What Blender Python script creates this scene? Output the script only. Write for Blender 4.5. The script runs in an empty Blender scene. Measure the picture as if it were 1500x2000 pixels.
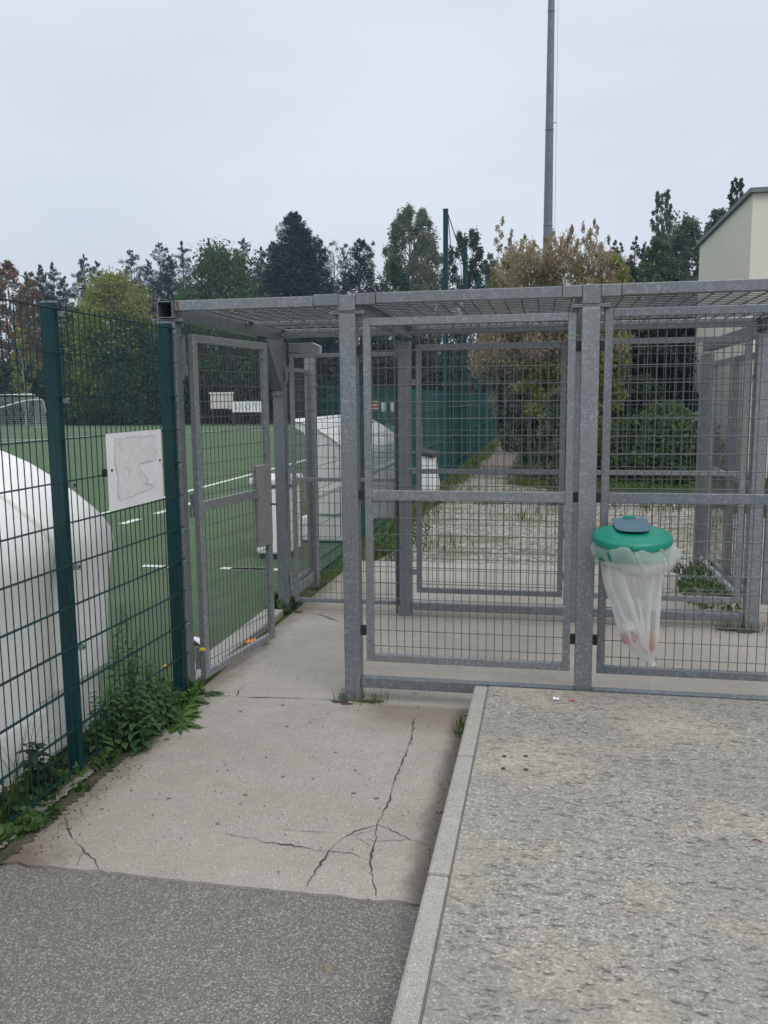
import bpy, math, random
import numpy as np
from mathutils import Vector, Matrix
sc = bpy.context.scene
COL = sc.collection
PI = math.pi
rnd = random.Random(7)
# ------------------------------------------------------------------ camera
CH = 1.88
RX = (0.9821491849, 0.1878386697, -0.0099806199)
DN = (0.0154178074, -0.1332685299, -0.9909600346)
FW = (-0.1874707171, 0.9731167109, -0.1337856386)
FPX = 1651.32
cam = bpy.data.cameras.new('camera'); co = bpy.data.objects.new('camera', cam); COL.objects.link(co)
co.matrix_world = Matrix(((RX[0], -DN[0], -FW[0], 0), (RX[1], -DN[1], -FW[1], 0), (RX[2], -DN[2], -FW[2], CH), (0, 0, 0, 1)))
cam.sensor_fit = 'AUTO'; cam.sensor_width = 36; cam.lens = FPX / 2000 * 36
cam.clip_start = 0.05; cam.clip_end = 3000
sc.camera = co

def ray(x, y):
    a, b = (x - 750) / FPX, (y - 1000) / FPX
    return Vector([RX[i] * a + DN[i] * b + FW[i] for i in range(3)])
def gp(x, y, z=0.0):          # survey: the ground point seen at a photo pixel
    d = ray(x, y); t = (z - CH) / d.z
    return Vector((d.x * t, d.y * t, z))
def onY(x, y, Y):
    d = ray(x, y); t = Y / d.y
    return Vector((d.x * t, Y, CH + d.z * t))

# ------------------------------------------------------------------ materials
def mat(name):
    m = bpy.data.materials.new(name); m.use_nodes = True
    nt = m.node_tree; b = nt.nodes['Principled BSDF']
    return m, nt, b
def N(nt, t, **k):
    n = nt.nodes.new(t)
    for a, v in k.items():
        if a.startswith('i_'): n.inputs[a[2:].replace('_', ' ')].default_value = v
        else: setattr(n, a, v)
    return n
def L(nt, a, b): nt.links.new(a, b)
def pos(nt, sx=1, sy=1, sz=1):
    g = N(nt, 'ShaderNodeNewGeometry'); mp = N(nt, 'ShaderNodeMapping')
    mp.inputs['Scale'].default_value = (sx, sy, sz)
    L(nt, g.outputs['Position'], mp.inputs['Vector']); return mp.outputs['Vector']
def noise(nt, vec, scale, detail=4, rough=.55):
    n = N(nt, 'ShaderNodeTexNoise'); n.inputs['Scale'].default_value = scale
    n.inputs['Detail'].default_value = detail; n.inputs['Roughness'].default_value = rough
    L(nt, vec, n.inputs['Vector']); return n.outputs['Fac']
def vor(nt, vec, scale, feature='F1'):
    n = N(nt, 'ShaderNodeTexVoronoi'); n.feature = feature; n.inputs['Scale'].default_value = scale
    L(nt, vec, n.inputs['Vector']); return n
def ramp(nt, fac, stops, interp='LINEAR'):
    r = N(nt, 'ShaderNodeValToRGB'); r.color_ramp.interpolation = interp
    e = r.color_ramp.elements
    while len(e) < len(stops): e.new(.5)
    for k, (p, c) in enumerate(stops):
        e[k].position = p; e[k].color = (c, c, c, 1) if not isinstance(c, tuple) else (*c, 1)
    L(nt, fac, r.inputs['Fac']); return r.outputs['Color']
def mix(nt, fac, a, b, mode='MIX'):
    n = N(nt, 'ShaderNodeMix', data_type='RGBA', blend_type=mode)
    for sk, v in ((n.inputs[0], fac), (n.inputs[6], a), (n.inputs[7], b)):
        if isinstance(v, (int, float)): sk.default_value = v
        elif isinstance(v, tuple): sk.default_value = (*v, 1)
        else: L(nt, v, sk)
    return n.outputs[2]
def bump(nt, b, h, strength=.3, dist=.01):
    n = N(nt, 'ShaderNodeBump'); n.inputs['Strength'].default_value = strength
    n.inputs['Distance'].default_value = dist
    L(nt, h, n.inputs['Height']); L(nt, n.outputs['Normal'], b.inputs['Normal'])

def plain(name, col, rough=.6, metal=0., var=.12, scale=9, spec=.5):
    m, nt, b = mat(name)
    v = pos(nt); f = noise(nt, v, scale, 5)
    dk = tuple(c * (1 - var) for c in col); lt = tuple(min(1, c * (1 + var)) for c in col)
    L(nt, ramp(nt, f, [(.3, dk), (.7, lt)]), b.inputs['Base Color'])
    b.inputs['Roughness'].default_value = rough; b.inputs['Metallic'].default_value = metal
    b.inputs['Specular IOR Level'].default_value = spec
    return m
def galv_mat():
    m, nt, b = mat('galvanised_steel')
    v = pos(nt)
    nz = N(nt, 'ShaderNodeTexNoise'); nz.inputs['Scale'].default_value = 30; L(nt, v, nz.inputs['Vector'])
    dist = mix(nt, .05, v, nz.outputs['Color'])
    vo = vor(nt, dist, 95)
    sp = N(nt, 'ShaderNodeSeparateColor'); L(nt, vo.outputs['Color'], sp.inputs['Color'])
    c1 = ramp(nt, sp.outputs[0], [(0, (.18, .2, .225)), (.7, (.21, .232, .258)), (.93, (.31, .332, .358))])
    big = noise(nt, v, 3.5, 4)
    c2 = mix(nt, ramp(nt, big, [(.38, 0), (.7, .65)]), c1, (.215, .213, .205))
    oi = N(nt, 'ShaderNodeObjectInfo')
    c2 = mix(nt, 1., c2, ramp(nt, oi.outputs['Random'], [(0, (.84, .85, .87)), (.5, (1., 1., 1.)), (1, (1.18, 1.16, 1.12))]), 'MULTIPLY')
    stv = pos(nt, 26, 26, 1.1)
    c2 = mix(nt, ramp(nt, noise(nt, stv, 1.0, 4, .6), [(.55, 0), (.75, .4)]), c2, (.31, .325, .34))
    c2 = mix(nt, ramp(nt, noise(nt, pos(nt, 9, 9, 5), 1.0, 5, .7), [(.6, 0), (.75, .35)]), c2, (.12, .125, .125))
    c2 = mix(nt, ramp(nt, noise(nt, v, 7, 6, .75), [(.69, 0), (.76, .5)]), c2, (.2, .135, .09))
    L(nt, c2, b.inputs['Base Color'])
    L(nt, ramp(nt, sp.outputs[1], [(0, .36), (1, .52)]), b.inputs['Roughness'])
    b.inputs['Metallic'].default_value = .5
    bump(nt, b, sp.outputs[0], .06, .002)
    return m
GALV = galv_mat()
WIREM = plain('zinc_wire', (.105, .113, .12), .5, .35)
GREEN = plain('green_painted_steel', (.004, .038, .044), .4, 0, .15, 6, .3)
GREENF = plain('green_path_fence_wire', (.008, .074, .065), .5, 0, .1, 9, .3)
GREENW = plain('green_coated_wire', (.005, .036, .033), .5, 0, .1, 9, .25)
RUBBER = plain('black_rubber', (.012, .013, .015), .6)
CLIP = plain('grey_green_clip', (.13, .2, .19), .45)
PLAST = plain('white_gelcoat', (.74, .73, .69), .35, 0, .05, 2.5)
def dug_mat():
    m, nt, b = mat('weathered_white_gelcoat')
    v = pos(nt); st = pos(nt, 6, 6, .9)
    f = noise(nt, st, 2.2, 6, .65); g = noise(nt, v, 16, 6, .7)
    c = mix(nt, ramp(nt, f, [(.55, 0), (.85, .4)]), (.84, .835, .81), (.6, .575, .52))
    c = mix(nt, ramp(nt, g, [(.66, 0), (.76, .5)]), c, (.4, .38, .32))
    L(nt, c, b.inputs['Base Color']); b.inputs['Roughness'].default_value = .38
    return m
DUG = dug_mat()
def conc_mat(name, a, c, spots=.5, dirty=False):
    m, nt, b = mat(name)
    v = pos(nt)
    f1 = noise(nt, v, 1.3, 6, .6); f2 = noise(nt, v, 9, 6, .65); f3 = noise(nt, v, 160, 2, .5)
    c1 = ramp(nt, f1, [(.3, a), (.7, c)])
    c2 = mix(nt, ramp(nt, f2, [(.35, .35), (.65, 0)]), c1, tuple(x * .78 for x in a))
    c3 = mix(nt, ramp(nt, f3, [(.3, .55), (.62, 0)]), c2, tuple(x * .62 for x in a))
    vo = vor(nt, v, 210); sp = N(nt, 'ShaderNodeSeparateColor'); L(nt, vo.outputs['Color'], sp.inputs['Color'])
    c4 = mix(nt, ramp(nt, sp.outputs[0], [(.93, 0), (.96, spots)]), c3, (.13, .12, .11))
    c5 = mix(nt, ramp(nt, sp.outputs[1], [(.93, 0), (.96, spots)]), c4, (.62, .6, .56))
    sx = pos(nt, .5, 4, 1); f6 = noise(nt, sx, 1.1, 5, .6)
    c6 = mix(nt, ramp(nt, f6, [(.56, 0), (.78, .35)]), c5, (.27, .22, .18))
    if dirty:
        g = N(nt, 'ShaderNodeSeparateXYZ'); L(nt, v, g.inputs[0])
        wob = noise(nt, v, 5, 5, .7)
        def band(sock, a, c, amp):
            ad = N(nt, 'ShaderNodeMath', operation='MULTIPLY_ADD'); ad.inputs[1].default_value = amp
            sb = N(nt, 'ShaderNodeMath', operation='SUBTRACT'); sb.inputs[1].default_value = .5
            L(nt, wob, sb.inputs[0]); L(nt, sb.outputs[0], ad.inputs[0]); L(nt, sock, ad.inputs[2])
            r = N(nt, 'ShaderNodeMapRange', interpolation_type='SMOOTHSTEP'); L(nt, ad.outputs[0], r.inputs[0])
            r.inputs[1].default_value = a; r.inputs[2].default_value = c; return r.outputs[0]
        def mul(a, c):
            k = N(nt, 'ShaderNodeMath', operation='MULTIPLY'); L(nt, a, k.inputs[0])
            if isinstance(c, float): k.inputs[1].default_value = c
            else: L(nt, c, k.inputs[1])
            return k.outputs[0]
        X, Y = g.outputs[0], g.outputs[1]
        near = band(Y, 4.97, 4.9, .05)
        c6 = mix(nt, mul(mul(band(X, -.55, -.46, .12), near), .82), c6, (.125, .105, .088))
        c6 = mix(nt, mul(mul(mul(band(Y, 4.45, 4.72, .3), near), band(X, -1.15, -.9, .2)), .62), c6, (.2, .155, .125))
        c6 = mix(nt, mul(band(X, -1.98, -2.18, .3), .7), c6, (.17, .14, .105))
        c6 = mix(nt, mul(mul(band(Y, 3.2, 2.95, .3), band(X, -1.85, -2.1, .4)), .8), c6, (.15, .115, .09))
        c6 = mix(nt, mul(mul(band(Y, 6.8, 7.2, .4), band(Y, 7.6, 7.2, .2)), .4), c6, (.2, .17, .14))
    L(nt, c6, b.inputs['Base Color']); b.inputs['Roughness'].default_value = .85
    b.inputs['Specular IOR Level'].default_value = .25
    bump(nt, b, f3, .35, .004)
    return m
CONC = conc_mat('worn_concrete', (.345, .32, .278), (.435, .408, .362), dirty=True)
KERB = conc_mat('kerb_concrete', (.36, .345, .315), (.43, .415, .385))
def pav_mat():
    m, nt, b = mat('exposed_aggregate_paving')
    v = pos(nt)
    vo = vor(nt, v, 120); sp = N(nt, 'ShaderNodeSeparateColor'); L(nt, vo.outputs['Color'], sp.inputs['Color'])
    base = ramp(nt, sp.outputs[0], [(0, (.2, .19, .162)), (.2, (.275, .26, .225)), (.5, (.315, .298, .258)), (.8, (.365, .345, .30)), (.97, (.5, .48, .43))])
    # weathered hairline pits running across
    def ridge(sx, sy, wid, det=4):
        wv = pos(nt, sx, sy, 1); n = noise(nt, wv, 1.0, det, .6)
        a = N(nt, 'ShaderNodeMath', operation='SUBTRACT'); a.inputs[1].default_value = .5; L(nt, n, a.inputs[0])
        q = N(nt, 'ShaderNodeMath', operation='ABSOLUTE'); L(nt, a.outputs[0], q.inputs[0])
        return ramp(nt, q.outputs[0], [(0, 1), (wid, .75), (wid * 2.2, 0)])
    n0 = noise(nt, v, 2.6, 6, .65); n2 = noise(nt, v, 1.0, 6, .6); n5 = noise(nt, v, 14, 4, .7)
    line = mix(nt, 1., ridge(9, 30, .02), ramp(nt, n5, [(.38, 0), (.52, 1)]), 'MULTIPLY')
    line2 = mix(nt, 1., ridge(19, 46, .024), ramp(nt, noise(nt, v, 9, 3, .6), [(.47, 0), (.56, .8)]), 'MULTIPLY')
    lm = mix(nt, 1., mix(nt, .5, line, line2, 'LIGHTEN'), ramp(nt, n0, [(.34, .25), (.6, 1)]), 'MULTIPLY')
    lm = mix(nt, 1., line, line2, 'LIGHTEN')
    lm = mix(nt, 1., lm, ramp(nt, n0, [(.3, .4), (.62, .95)]), 'MULTIPLY')
    pitn = ramp(nt, noise(nt, pos(nt, 85, 110, 1), 1., 3, .6), [(.6, 0), (.68, .85)])
    pitn = mix(nt, 1., pitn, ramp(nt, noise(nt, v, 3.3, 4, .6), [(.4, .15), (.62, 1)]), 'MULTIPLY')
    c = mix(nt, ramp(nt, n2, [(.36, .45), (.55, 0)]), base, (.235, .228, .205))
    c = mix(nt, ramp(nt, noise(nt, v, 1.25, 3, .5), [(.5, 0), (.72, .6)]), c, (.52, .455, .365))
    c = mix(nt, ramp(nt, n0, [(.6, 0), (.8, .35)]), c, (.23, .22, .19))
    c = mix(nt, mix(nt, 1., lm, (.4, .4, .4), 'MULTIPLY'), c, (.13, .122, .1)); c = mix(nt, mix(nt, 1., pitn, (.6, .6, .6), 'MULTIPLY'), c, (.11, .104, .086))
    L(nt, c, b.inputs['Base Color']); b.inputs['Roughness'].default_value = .9
    b.inputs['Specular IOR Level'].default_value = .2
    inv = N(nt, 'ShaderNodeInvert'); L(nt, lm, inv.inputs['Color'])
    bump(nt, b, mix(nt, .5, sp.outputs[1], inv.outputs['Color']), .5, .004)
    return m
PAV = pav_mat()
def asph_mat():
    m, nt, b = mat('worn_asphalt')
    v = pos(nt)
    vo = vor(nt, v, 150); sp = N(nt, 'ShaderNodeSeparateColor'); L(nt, vo.outputs['Color'], sp.inputs['Color'])
    n0 = noise(nt, v, 1.6, 5, .6); n4 = noise(nt, v, 7, 5, .6)
    base = ramp(nt, sp.outputs[0], [(0, (.135, .128, .117)), (.5, (.18, .171, .158)), (.8, (.215, .204, .188)), (.93, (.29, .275, .25)), (.985, (.44, .42, .38))])
    c = mix(nt, ramp(nt, n0, [(.35, .45), (.65, 0)]), base, (.145, .137, .126))
    c = mix(nt, ramp(nt, n4, [(.5, 0), (.75, .35)]), c, (.2, .19, .17))
    vo2 = vor(nt, v, 240); s2 = N(nt, 'ShaderNodeSeparateColor'); L(nt, vo2.outputs['Color'], s2.inputs['Color'])
    c = mix(nt, ramp(nt, s2.outputs[0], [(.86, 0), (.9, .8)]), c, (.4, .385, .35))
    L(nt, c, b.inputs['Base Color']); b.inputs['Roughness'].default_value = .85
    b.inputs['Specular IOR Level'].default_value = .3
    bump(nt, b, vo.outputs['Distance'], .8, .006)
    return m
ASPH = asph_mat()
def gravel_mat():
    m, nt, b = mat('pale_gravel')
    v = pos(nt)
    vo = vor(nt, v, 34); sp = N(nt, 'ShaderNodeSeparateColor'); L(nt, vo.outputs['Color'], sp.inputs['Color'])
    base = ramp(nt, sp.outputs[0], [(0, (.10, .09, .072)), (.4, (.235, .215, .182)), (.8, (.345, .32, .275)), (1, (.53, .51, .47))])
    n = noise(nt, v, 1.2, 5, .65); n2 = noise(nt, v, 3.1, 5, .65)
    c = mix(nt, ramp(nt, n, [(.5, 0), (.62, .75)]), base, (.12, .125, .06))
    c = mix(nt, ramp(nt, n2, [(.55, 0), (.75, .5)]), c, (.2, .17, .13))
    L(nt, c, b.inputs['Base Color']); b.inputs['Roughness'].default_value = .9
    bump(nt, b, vo.outputs['Distance'], .8, .02)
    return m
GRAV = gravel_mat()
def turf_mat():
    m, nt, b = mat('artificial_turf')
    v = pos(nt); f = noise(nt, v, 240, 2, .6); g = noise(nt, v, 1.1, 5, .6); k = noise(nt, v, 14, 4, .7)
    c = ramp(nt, f, [(.3, (.07, .108, .062)), (.62, (.122, .172, .10)), (.8, (.185, .225, .15))])
    c = mix(nt, ramp(nt, g, [(.35, .45), (.65, 0)]), c, (.062, .095, .058))
    c = mix(nt, ramp(nt, k, [(.5, 0), (.8, .4)]), c, (.15, .195, .135))
    L(nt, c, b.inputs['Base Color']); b.inputs['Roughness'].default_value = .95; b.inputs['Specular IOR Level'].default_value = .1
    bump(nt, b, f, .6, .01)
    return m
TURF = turf_mat()
def soil_mat(name, a, c):
    m, nt, b = mat(name); v = pos(nt); f = noise(nt, v, 5, 6, .7); g = noise(nt, v, 70, 4, .7)
    k = mix(nt, ramp(nt, f, [(.3, 0), (.7, 1)]), a, c)
    k = mix(nt, ramp(nt, g, [(.4, .6), (.6, 0)]), k, tuple(x * .5 for x in a))
    L(nt, k, b.inputs['Base Color']); b.inputs['Roughness'].default_value = .95; b.inputs['Specular IOR Level'].default_value = .1
    bump(nt, b, g, .6, .01); return m
GRASSB = soil_mat('rough_grass_ground', (.05, .075, .02), (.11, .13, .045))
DIRT = soil_mat('brown_dirt', (.13, .10, .08), (.2, .165, .135))
DIRTP = soil_mat('trodden_stony_dirt', (.17, .145, .115), (.31, .28, .235))
MOSS = soil_mat('mossy_dirt', (.055, .055, .032), (.15, .135, .1))
def leaf_mat(name, cols, trans=.35, rough=.55, lo=.6):
    m, nt, b = mat(name)
    g = N(nt, 'ShaderNodeNewGeometry')
    n = len(cols)
    c = ramp(nt, g.outputs['Random Per Island'], [(i / max(1, n - 1), cols[i]) for i in range(n)])
    f = noise(nt, pos(nt), .55, 3, .6)
    c = mix(nt, ramp(nt, f, [(.35, .55), (.62, 0)]), c, tuple(x * lo for x in cols[0]))
    L(nt, c, b.inputs['Base Color']); b.inputs['Roughness'].default_value = rough
    b.inputs['Specular IOR Level'].default_value = .25
    tr = N(nt, 'ShaderNodeBsdfTranslucent'); L(nt, c, tr.inputs['Color'])
    ms = N(nt, 'ShaderNodeMixShader'); ms.inputs[0].default_value = trans
    out = nt.nodes['Material Output']
    L(nt, b.outputs[0], ms.inputs[1]); L(nt, tr.outputs[0], ms.inputs[2]); L(nt, ms.outputs[0], out.inputs['Surface'])
    return m
CONIF = leaf_mat('conifer_needles', [(.009, .020, .021), (.016, .031, .032), (.025, .044, .042)], .12)
PINE = leaf_mat('pine_needles', [(.009, .020, .021), (.016, .033, .031), (.026, .046, .042)], .12)
DKGRN = leaf_mat('dark_green_leaves', [(.024, .052, .026), (.042, .08, .038), (.07, .118, .054)], .3)
MIDGRN = leaf_mat('mid_green_leaves', [(.045, .09, .034), (.078, .14, .05), (.135, .2, .068)], .34)
YELGRN = leaf_mat('yellow_green_leaves', [(.15, .2, .05), (.27, .32, .075), (.4, .4, .11)], .44)
PALEGR = leaf_mat('pale_poplar_leaves', [(.105, .135, .085), (.19, .22, .135), (.3, .32, .2)], .42)
GREYGR = leaf_mat('grey_green_leaves', [(.075, .112, .07), (.125, .17, .105), (.2, .245, .155)], .38)
ORANGE = leaf_mat('autumn_leaves', [(.16, .085, .045), (.32, .15, .07), (.22, .18, .07)], .38)
BROWN = leaf_mat('dry_brown_leaves', [(.28, .235, .165), (.4, .335, .235), (.5, .42, .3), (.38, .285, .2), (.3, .3, .15)], .48, .6, .85)
WEED = leaf_mat('weed_leaves', [(.05, .11, .03), (.085, .165, .045), (.14, .22, .065)], .35)
NETTLE = leaf_mat('nettle_leaves', [(.05, .11, .042), (.08, .165, .065), (.13, .23, .1)], .38)
GRASSL = leaf_mat('grass_blades', [(.06, .115, .022), (.11, .18, .035), (.19, .23, .065)], .38)
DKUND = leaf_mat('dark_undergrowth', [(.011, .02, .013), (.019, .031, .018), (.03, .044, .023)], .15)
BARK = plain('grey_bark', (.11, .095, .08), .9, 0, .35, 12)
PBARK = plain('pale_bark', (.3, .26, .22), .9, 0, .25, 12)
YEL = plain('yellow_petals', (.85, .62, .01), .6)
WHITEP = plain('white_paint', (.78, .79, .78), .6, 0, .06)
LINEM = plain('white_pitch_paint', (.62, .66, .6), .9, 0, .2, 25)
def sign_mat():
    m, nt, b = mat('blank_sign_face')
    v = pos(nt)
    b.inputs['Roughness'].default_value = .45
    f = noise(nt, v, 6, 5, .6)
    L(nt, ramp(nt, f, [(.3, (.72, .71, .73)), (.7, (.8, .79, .8))]), b.inputs['Base Color'])
    return m
SIGNM = sign_mat()
GLUE = plain('dried_glue_patch', (.67, .66, .655), .7, 0, .08, 30)
GLUEL = plain('dirty_glue_edge', (.46, .45, .43), .8)
CRACK = plain('dark_crack', (.05, .045, .04), .95)  # one even dark tone for the slab cracks and bolt holes
STAIN = plain('old_gum_stain', (.17, .155, .14), .9)
WALLM = plain('cream_render', (.70, .67, .565), .9, 0, .04, 1.2)
WALLM2 = plain('cream_render_light', (.7, .65, .5), .9, 0, .04, 1.5)
ROOFM = plain('grey_roof_edge', (.16, .17, .18), .6, .2)
LID = plain('green_bin_plastic', (.002, .22, .145), .35, 0, .06, 12, .45)
FLAP = plain('blue_grey_plastic', (.075, .15, .2), .4, 0, .06, 12)
def bag_mat():
    m, nt, b = mat('milky_bag_film')
    out = nt.nodes['Material Output']
    b.inputs['Base Color'].default_value = (.93, .93, .92, 1); b.inputs['Roughness'].default_value = .28
    tr = N(nt, 'ShaderNodeBsdfTranslucent'); tr.inputs['Color'].default_value = (.93, .93, .92, 1)
    tp = N(nt, 'ShaderNodeBsdfTransparent'); tp.inputs['Color'].default_value = (.97, .97, .97, 1)
    m1 = N(nt, 'ShaderNodeMixShader'); m1.inputs[0].default_value = .55
    L(nt, b.outputs[0], m1.inputs[1]); L(nt, tr.outputs[0], m1.inputs[2])
    m2 = N(nt, 'ShaderNodeMixShader'); m2.inputs[0].default_value = .54
    L(nt, m1.outputs[0], m2.inputs[1]); L(nt, tp.outputs[0], m2.inputs[2]); L(nt, m2.outputs[0], out.inputs['Surface'])
    return m
BAG = bag_mat()
PINKW = plain('pink_wrapper', (.42, .13, .09), .5, 0, .6, 40)
GREYW = plain('grey_wrapper', (.25, .27, .3), .5, 0, .2, 30)
ORNG = plain('orange_paper', (.85, .28, .04), .6, 0, .15, 20)
PAPER = plain('white_paper', (.8, .81, .85), .7)
RED = plain('red_board', (.5, .04, .035), .5)
NETM = plain('goal_net', (.5, .52, .54), .8)
MASTM = plain('grey_mast_steel', (.15, .17, .21), .5, .3, .12, 3)
BLETT = plain('grey_lettering', (.38, .4, .43), .6)
BOARDB = plain('off_white_board', (.6, .56, .52), .6)
DARKP = plain('dark_plastic', (.03, .04, .045), .4)
RUST = plain('rust_stain', (.16, .075, .03), .85, 0, .4, 60)

# ------------------------------------------------------------------ mesh builder
class MB:
    def __init__(s): s.v = []; s.f = []
    def add(s, vs, fs):
        o = len(s.v); s.v += [tuple(p) for p in vs]; s.f += [tuple(i + o for i in f) for f in fs]; return s
    def box(s, x0, x1, y0, y1, z0, z1):
        return s.obox((0, 0, 0), (1, 0, 0), (0, 1, 0), x0, x1, y0, y1, z0, z1)
    def obox(s, o, u, n, a0, a1, b0, b1, z0, z1):
        o, u, n = Vector(o), Vector(u), Vector(n); P = []
        for z in (z0, z1):
            for a, b in ((a0, b0), (a1, b0), (a1, b1), (a0, b1)):
                P.append(o + u * a + n * b + Vector((0, 0, z)))
        F = [(0, 3, 2, 1), (4, 5, 6, 7), (0, 1, 5, 4), (1, 2, 6, 5), (2, 3, 7, 6), (3, 0, 4, 7)]
        if u.cross(n).z < 0: F = [f[::-1] for f in F]
        return s.add(P, F)
    def tube(s, pts, r, n=6, cap=False, closed=False):
        pts = [Vector(p) for p in pts]; rs = r if isinstance(r, (list, tuple)) else [r] * len(pts)
        V = []; F = []; k = len(pts)
        t0 = (pts[1] - pts[0]).normalized()
        up = Vector((0, 0, 1)) if abs(t0.z) < .9 else Vector((1, 0, 0))
        for i, p in enumerate(pts):
            if closed: t = pts[(i + 1) % k] - pts[i - 1]
            else: t = pts[min(i + 1, k - 1)] - pts[max(i - 1, 0)]
            t.normalize(); a = t.cross(up)
            if a.length < 1e-4: a = t.orthogonal()
            a.normalize(); b = t.cross(a)
            for j in range(n):
                an = 2 * PI * j / n; V.append(p + (a * math.cos(an) + b * math.sin(an)) * rs[i])
        for i in range(k if closed else k - 1):
            for j in range(n):
                i2 = (i + 1) % k
                F.append((i * n + j, i * n + (j + 1) % n, i2 * n + (j + 1) % n, i2 * n + j))
        if cap: F.append(tuple(range(n))); F.append(tuple(range((k - 1) * n, k * n))[::-1])
        return s.add(V, F)
    def lathe(s, c, prof, n=32, sx=1, sy=1):
        V = []; F = []; k = len(prof)
        for r, z in prof:
            for j in range(n):
                a = 2 * PI * j / n; V.append((c[0] + r * sx * math.cos(a), c[1] + r * sy * math.sin(a), c[2] + z))
        for i in range(k - 1):
            for j in range(n): F.append((i * n + j, i * n + (j + 1) % n, (i + 1) * n + (j + 1) % n, (i + 1) * n + j))
        return s.add(V, F)
    def poly(s, pts): return s.add(pts, [tuple(range(len(pts)))])
    def prism(s, pts2, y0, y1, axis='y'):       # closed outline extruded
        k = len(pts2)
        if axis == 'y': V = [(a, y0, b) for a, b in pts2] + [(a, y1, b) for a, b in pts2]
        elif axis == 'x': V = [(y0, a, b) for a, b in pts2] + [(y1, a, b) for a, b in pts2]
        else: V = [(a, b, y0) for a, b in pts2] + [(a, b, y1) for a, b in pts2]
        F = [tuple(range(k)), tuple(range(k, 2 * k))[::-1]] + [(i, i + k, (i + 1) % k + k, (i + 1) % k) for i in range(k)]
        return s.add(V, F)
ORIG = {}
def origin_of(o):
    v = Vector((0, 0, 0))
    while o: v += o.location; o = o.parent
    return v
def link_mesh(name, me, m, parent=None, bevel=0, smooth=False):
    me.materials.append(m)
    o = bpy.data.objects.new(name, me); COL.objects.link(o)
    if parent: o.parent = parent
    if smooth:
        me.polygons.foreach_set('use_smooth', [True] * len(me.polygons))
    if bevel:
        b = o.modifiers.new('bevel', 'BEVEL'); b.width = bevel; b.segments = 2; b.limit_method = 'ANGLE'; b.angle_limit = .6
        b.harden_normals = False
    return o
def obj(name, mb, m, parent=None, bevel=0, smooth=False, fix=True):
    o = origin_of(parent) if parent else Vector((0, 0, 0))
    me = bpy.data.meshes.new(name)
    me.from_pydata([(p[0] - o.x, p[1] - o.y, p[2] - o.z) for p in mb.v], [], mb.f); me.update()
    if fix and len(mb.f) < 30000:
        import bmesh
        bm = bmesh.new(); bm.from_mesh(me); bmesh.ops.recalc_face_normals(bm, faces=bm.faces); bm.to_mesh(me); bm.free()
    return link_mesh(name, me, m, parent, bevel, smooth)
def tag(o, label=None, cat=None, group=None, kind=None):
    if label: o['label'] = label
    if cat: o['category'] = cat
    if group: o['group'] = group
    if kind: o['kind'] = kind
    return o
def thing(name, loc, label, cat, group=None):
    o = bpy.data.objects.new(name, None); COL.objects.link(o); o.location = loc; o.empty_display_size = .1
    return tag(o, label, cat, group)
def recentre(o, loc):          # one-mesh thing: put its origin at its base
    loc = Vector(loc); o.data.transform(Matrix.Translation(-loc)); o.location = loc; return o
def struct(name, mb, m, **k): return tag(obj(name, mb, m, **k), kind='structure')
def stuff(name, mb, m, label=None, **k): return tag(obj(name, mb, m, fix=False, **k), label, kind='stuff')

# ------------------------------------------------------------------ foliage (numpy)
def rot_frames(R, n):
    a = R.normal(size=(n, 3)); a /= np.linalg.norm(a, axis=1)[:, None]
    b = R.normal(size=(n, 3)); b -= a * (a * b).sum(1)[:, None]; b /= np.linalg.norm(b, axis=1)[:, None]
    return a, b
def quads_mesh(name, C, A, B, m, parent=None):
    """leaf rhombs: C centre, A half-length vectors, B half-width vectors"""
    n = len(C); V = np.empty((n, 4, 3), np.float32)
    V[:, 0] = C - A; V[:, 1] = C + B * 1 + A * .1; V[:, 2] = C + A; V[:, 3] = C - B + A * .1
    o = np.array(origin_of(parent)) if parent else np.zeros(3)
    V -= o
    me = bpy.data.meshes.new(name)
    me.vertices.add(n * 4); me.vertices.foreach_set('co', V.ravel())
    me.loops.add(n * 4); me.loops.foreach_set('vertex_index', np.arange(n * 4, dtype=np.int32))
    me.polygons.add(n); me.polygons.foreach_set('loop_start', np.arange(0, n * 4, 4, dtype=np.int32))
    me.update(calc_edges=True)
    return link_mesh(name, me, m, parent)
def cloud(R, centres, radii, per, size, flat=1.0, aspect=.55, droop=0, soft=False):
    n = len(centres) * per
    c = np.repeat(np.array(centres, float), per, 0); r = np.repeat(np.array(radii, float), per, 0)
    if r.ndim == 1: r = r[:, None]
    d = R.normal(size=(n, 3)); d /= np.linalg.norm(d, axis=1)[:, None]
    rad = (np.abs(R.normal(size=n)) * .34 + .5 * R.random(n) ** .5)[:, None] if soft else (R.random(n) ** .45)[:, None]
    P = c + d * rad * r * np.array([1, 1, flat])
    a, b = rot_frames(R, n)
    if droop: a[:, 2] -= droop; a /= np.linalg.norm(a, axis=1)[:, None]
    s = (size * (.6 + .8 * R.random(n)))[:, None]
    return P, a * s, b * s * aspect
def limb(mb, p, q, r0, r1, R, wob=.1, k=5):
    p, q = np.array(p, float), np.array(q, float); pts = []
    ln = np.linalg.norm(q - p)
    for i in range(k + 1):
        t = i / k; w = R.normal(size=3) * wob * ln * math.sin(PI * t) * .5
        pts.append(tuple(p + (q - p) * t + w))
    mb.tube(pts, [r0 + (r1 - r0) * i / k for i in range(k + 1)], 6)
    return pts
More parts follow.
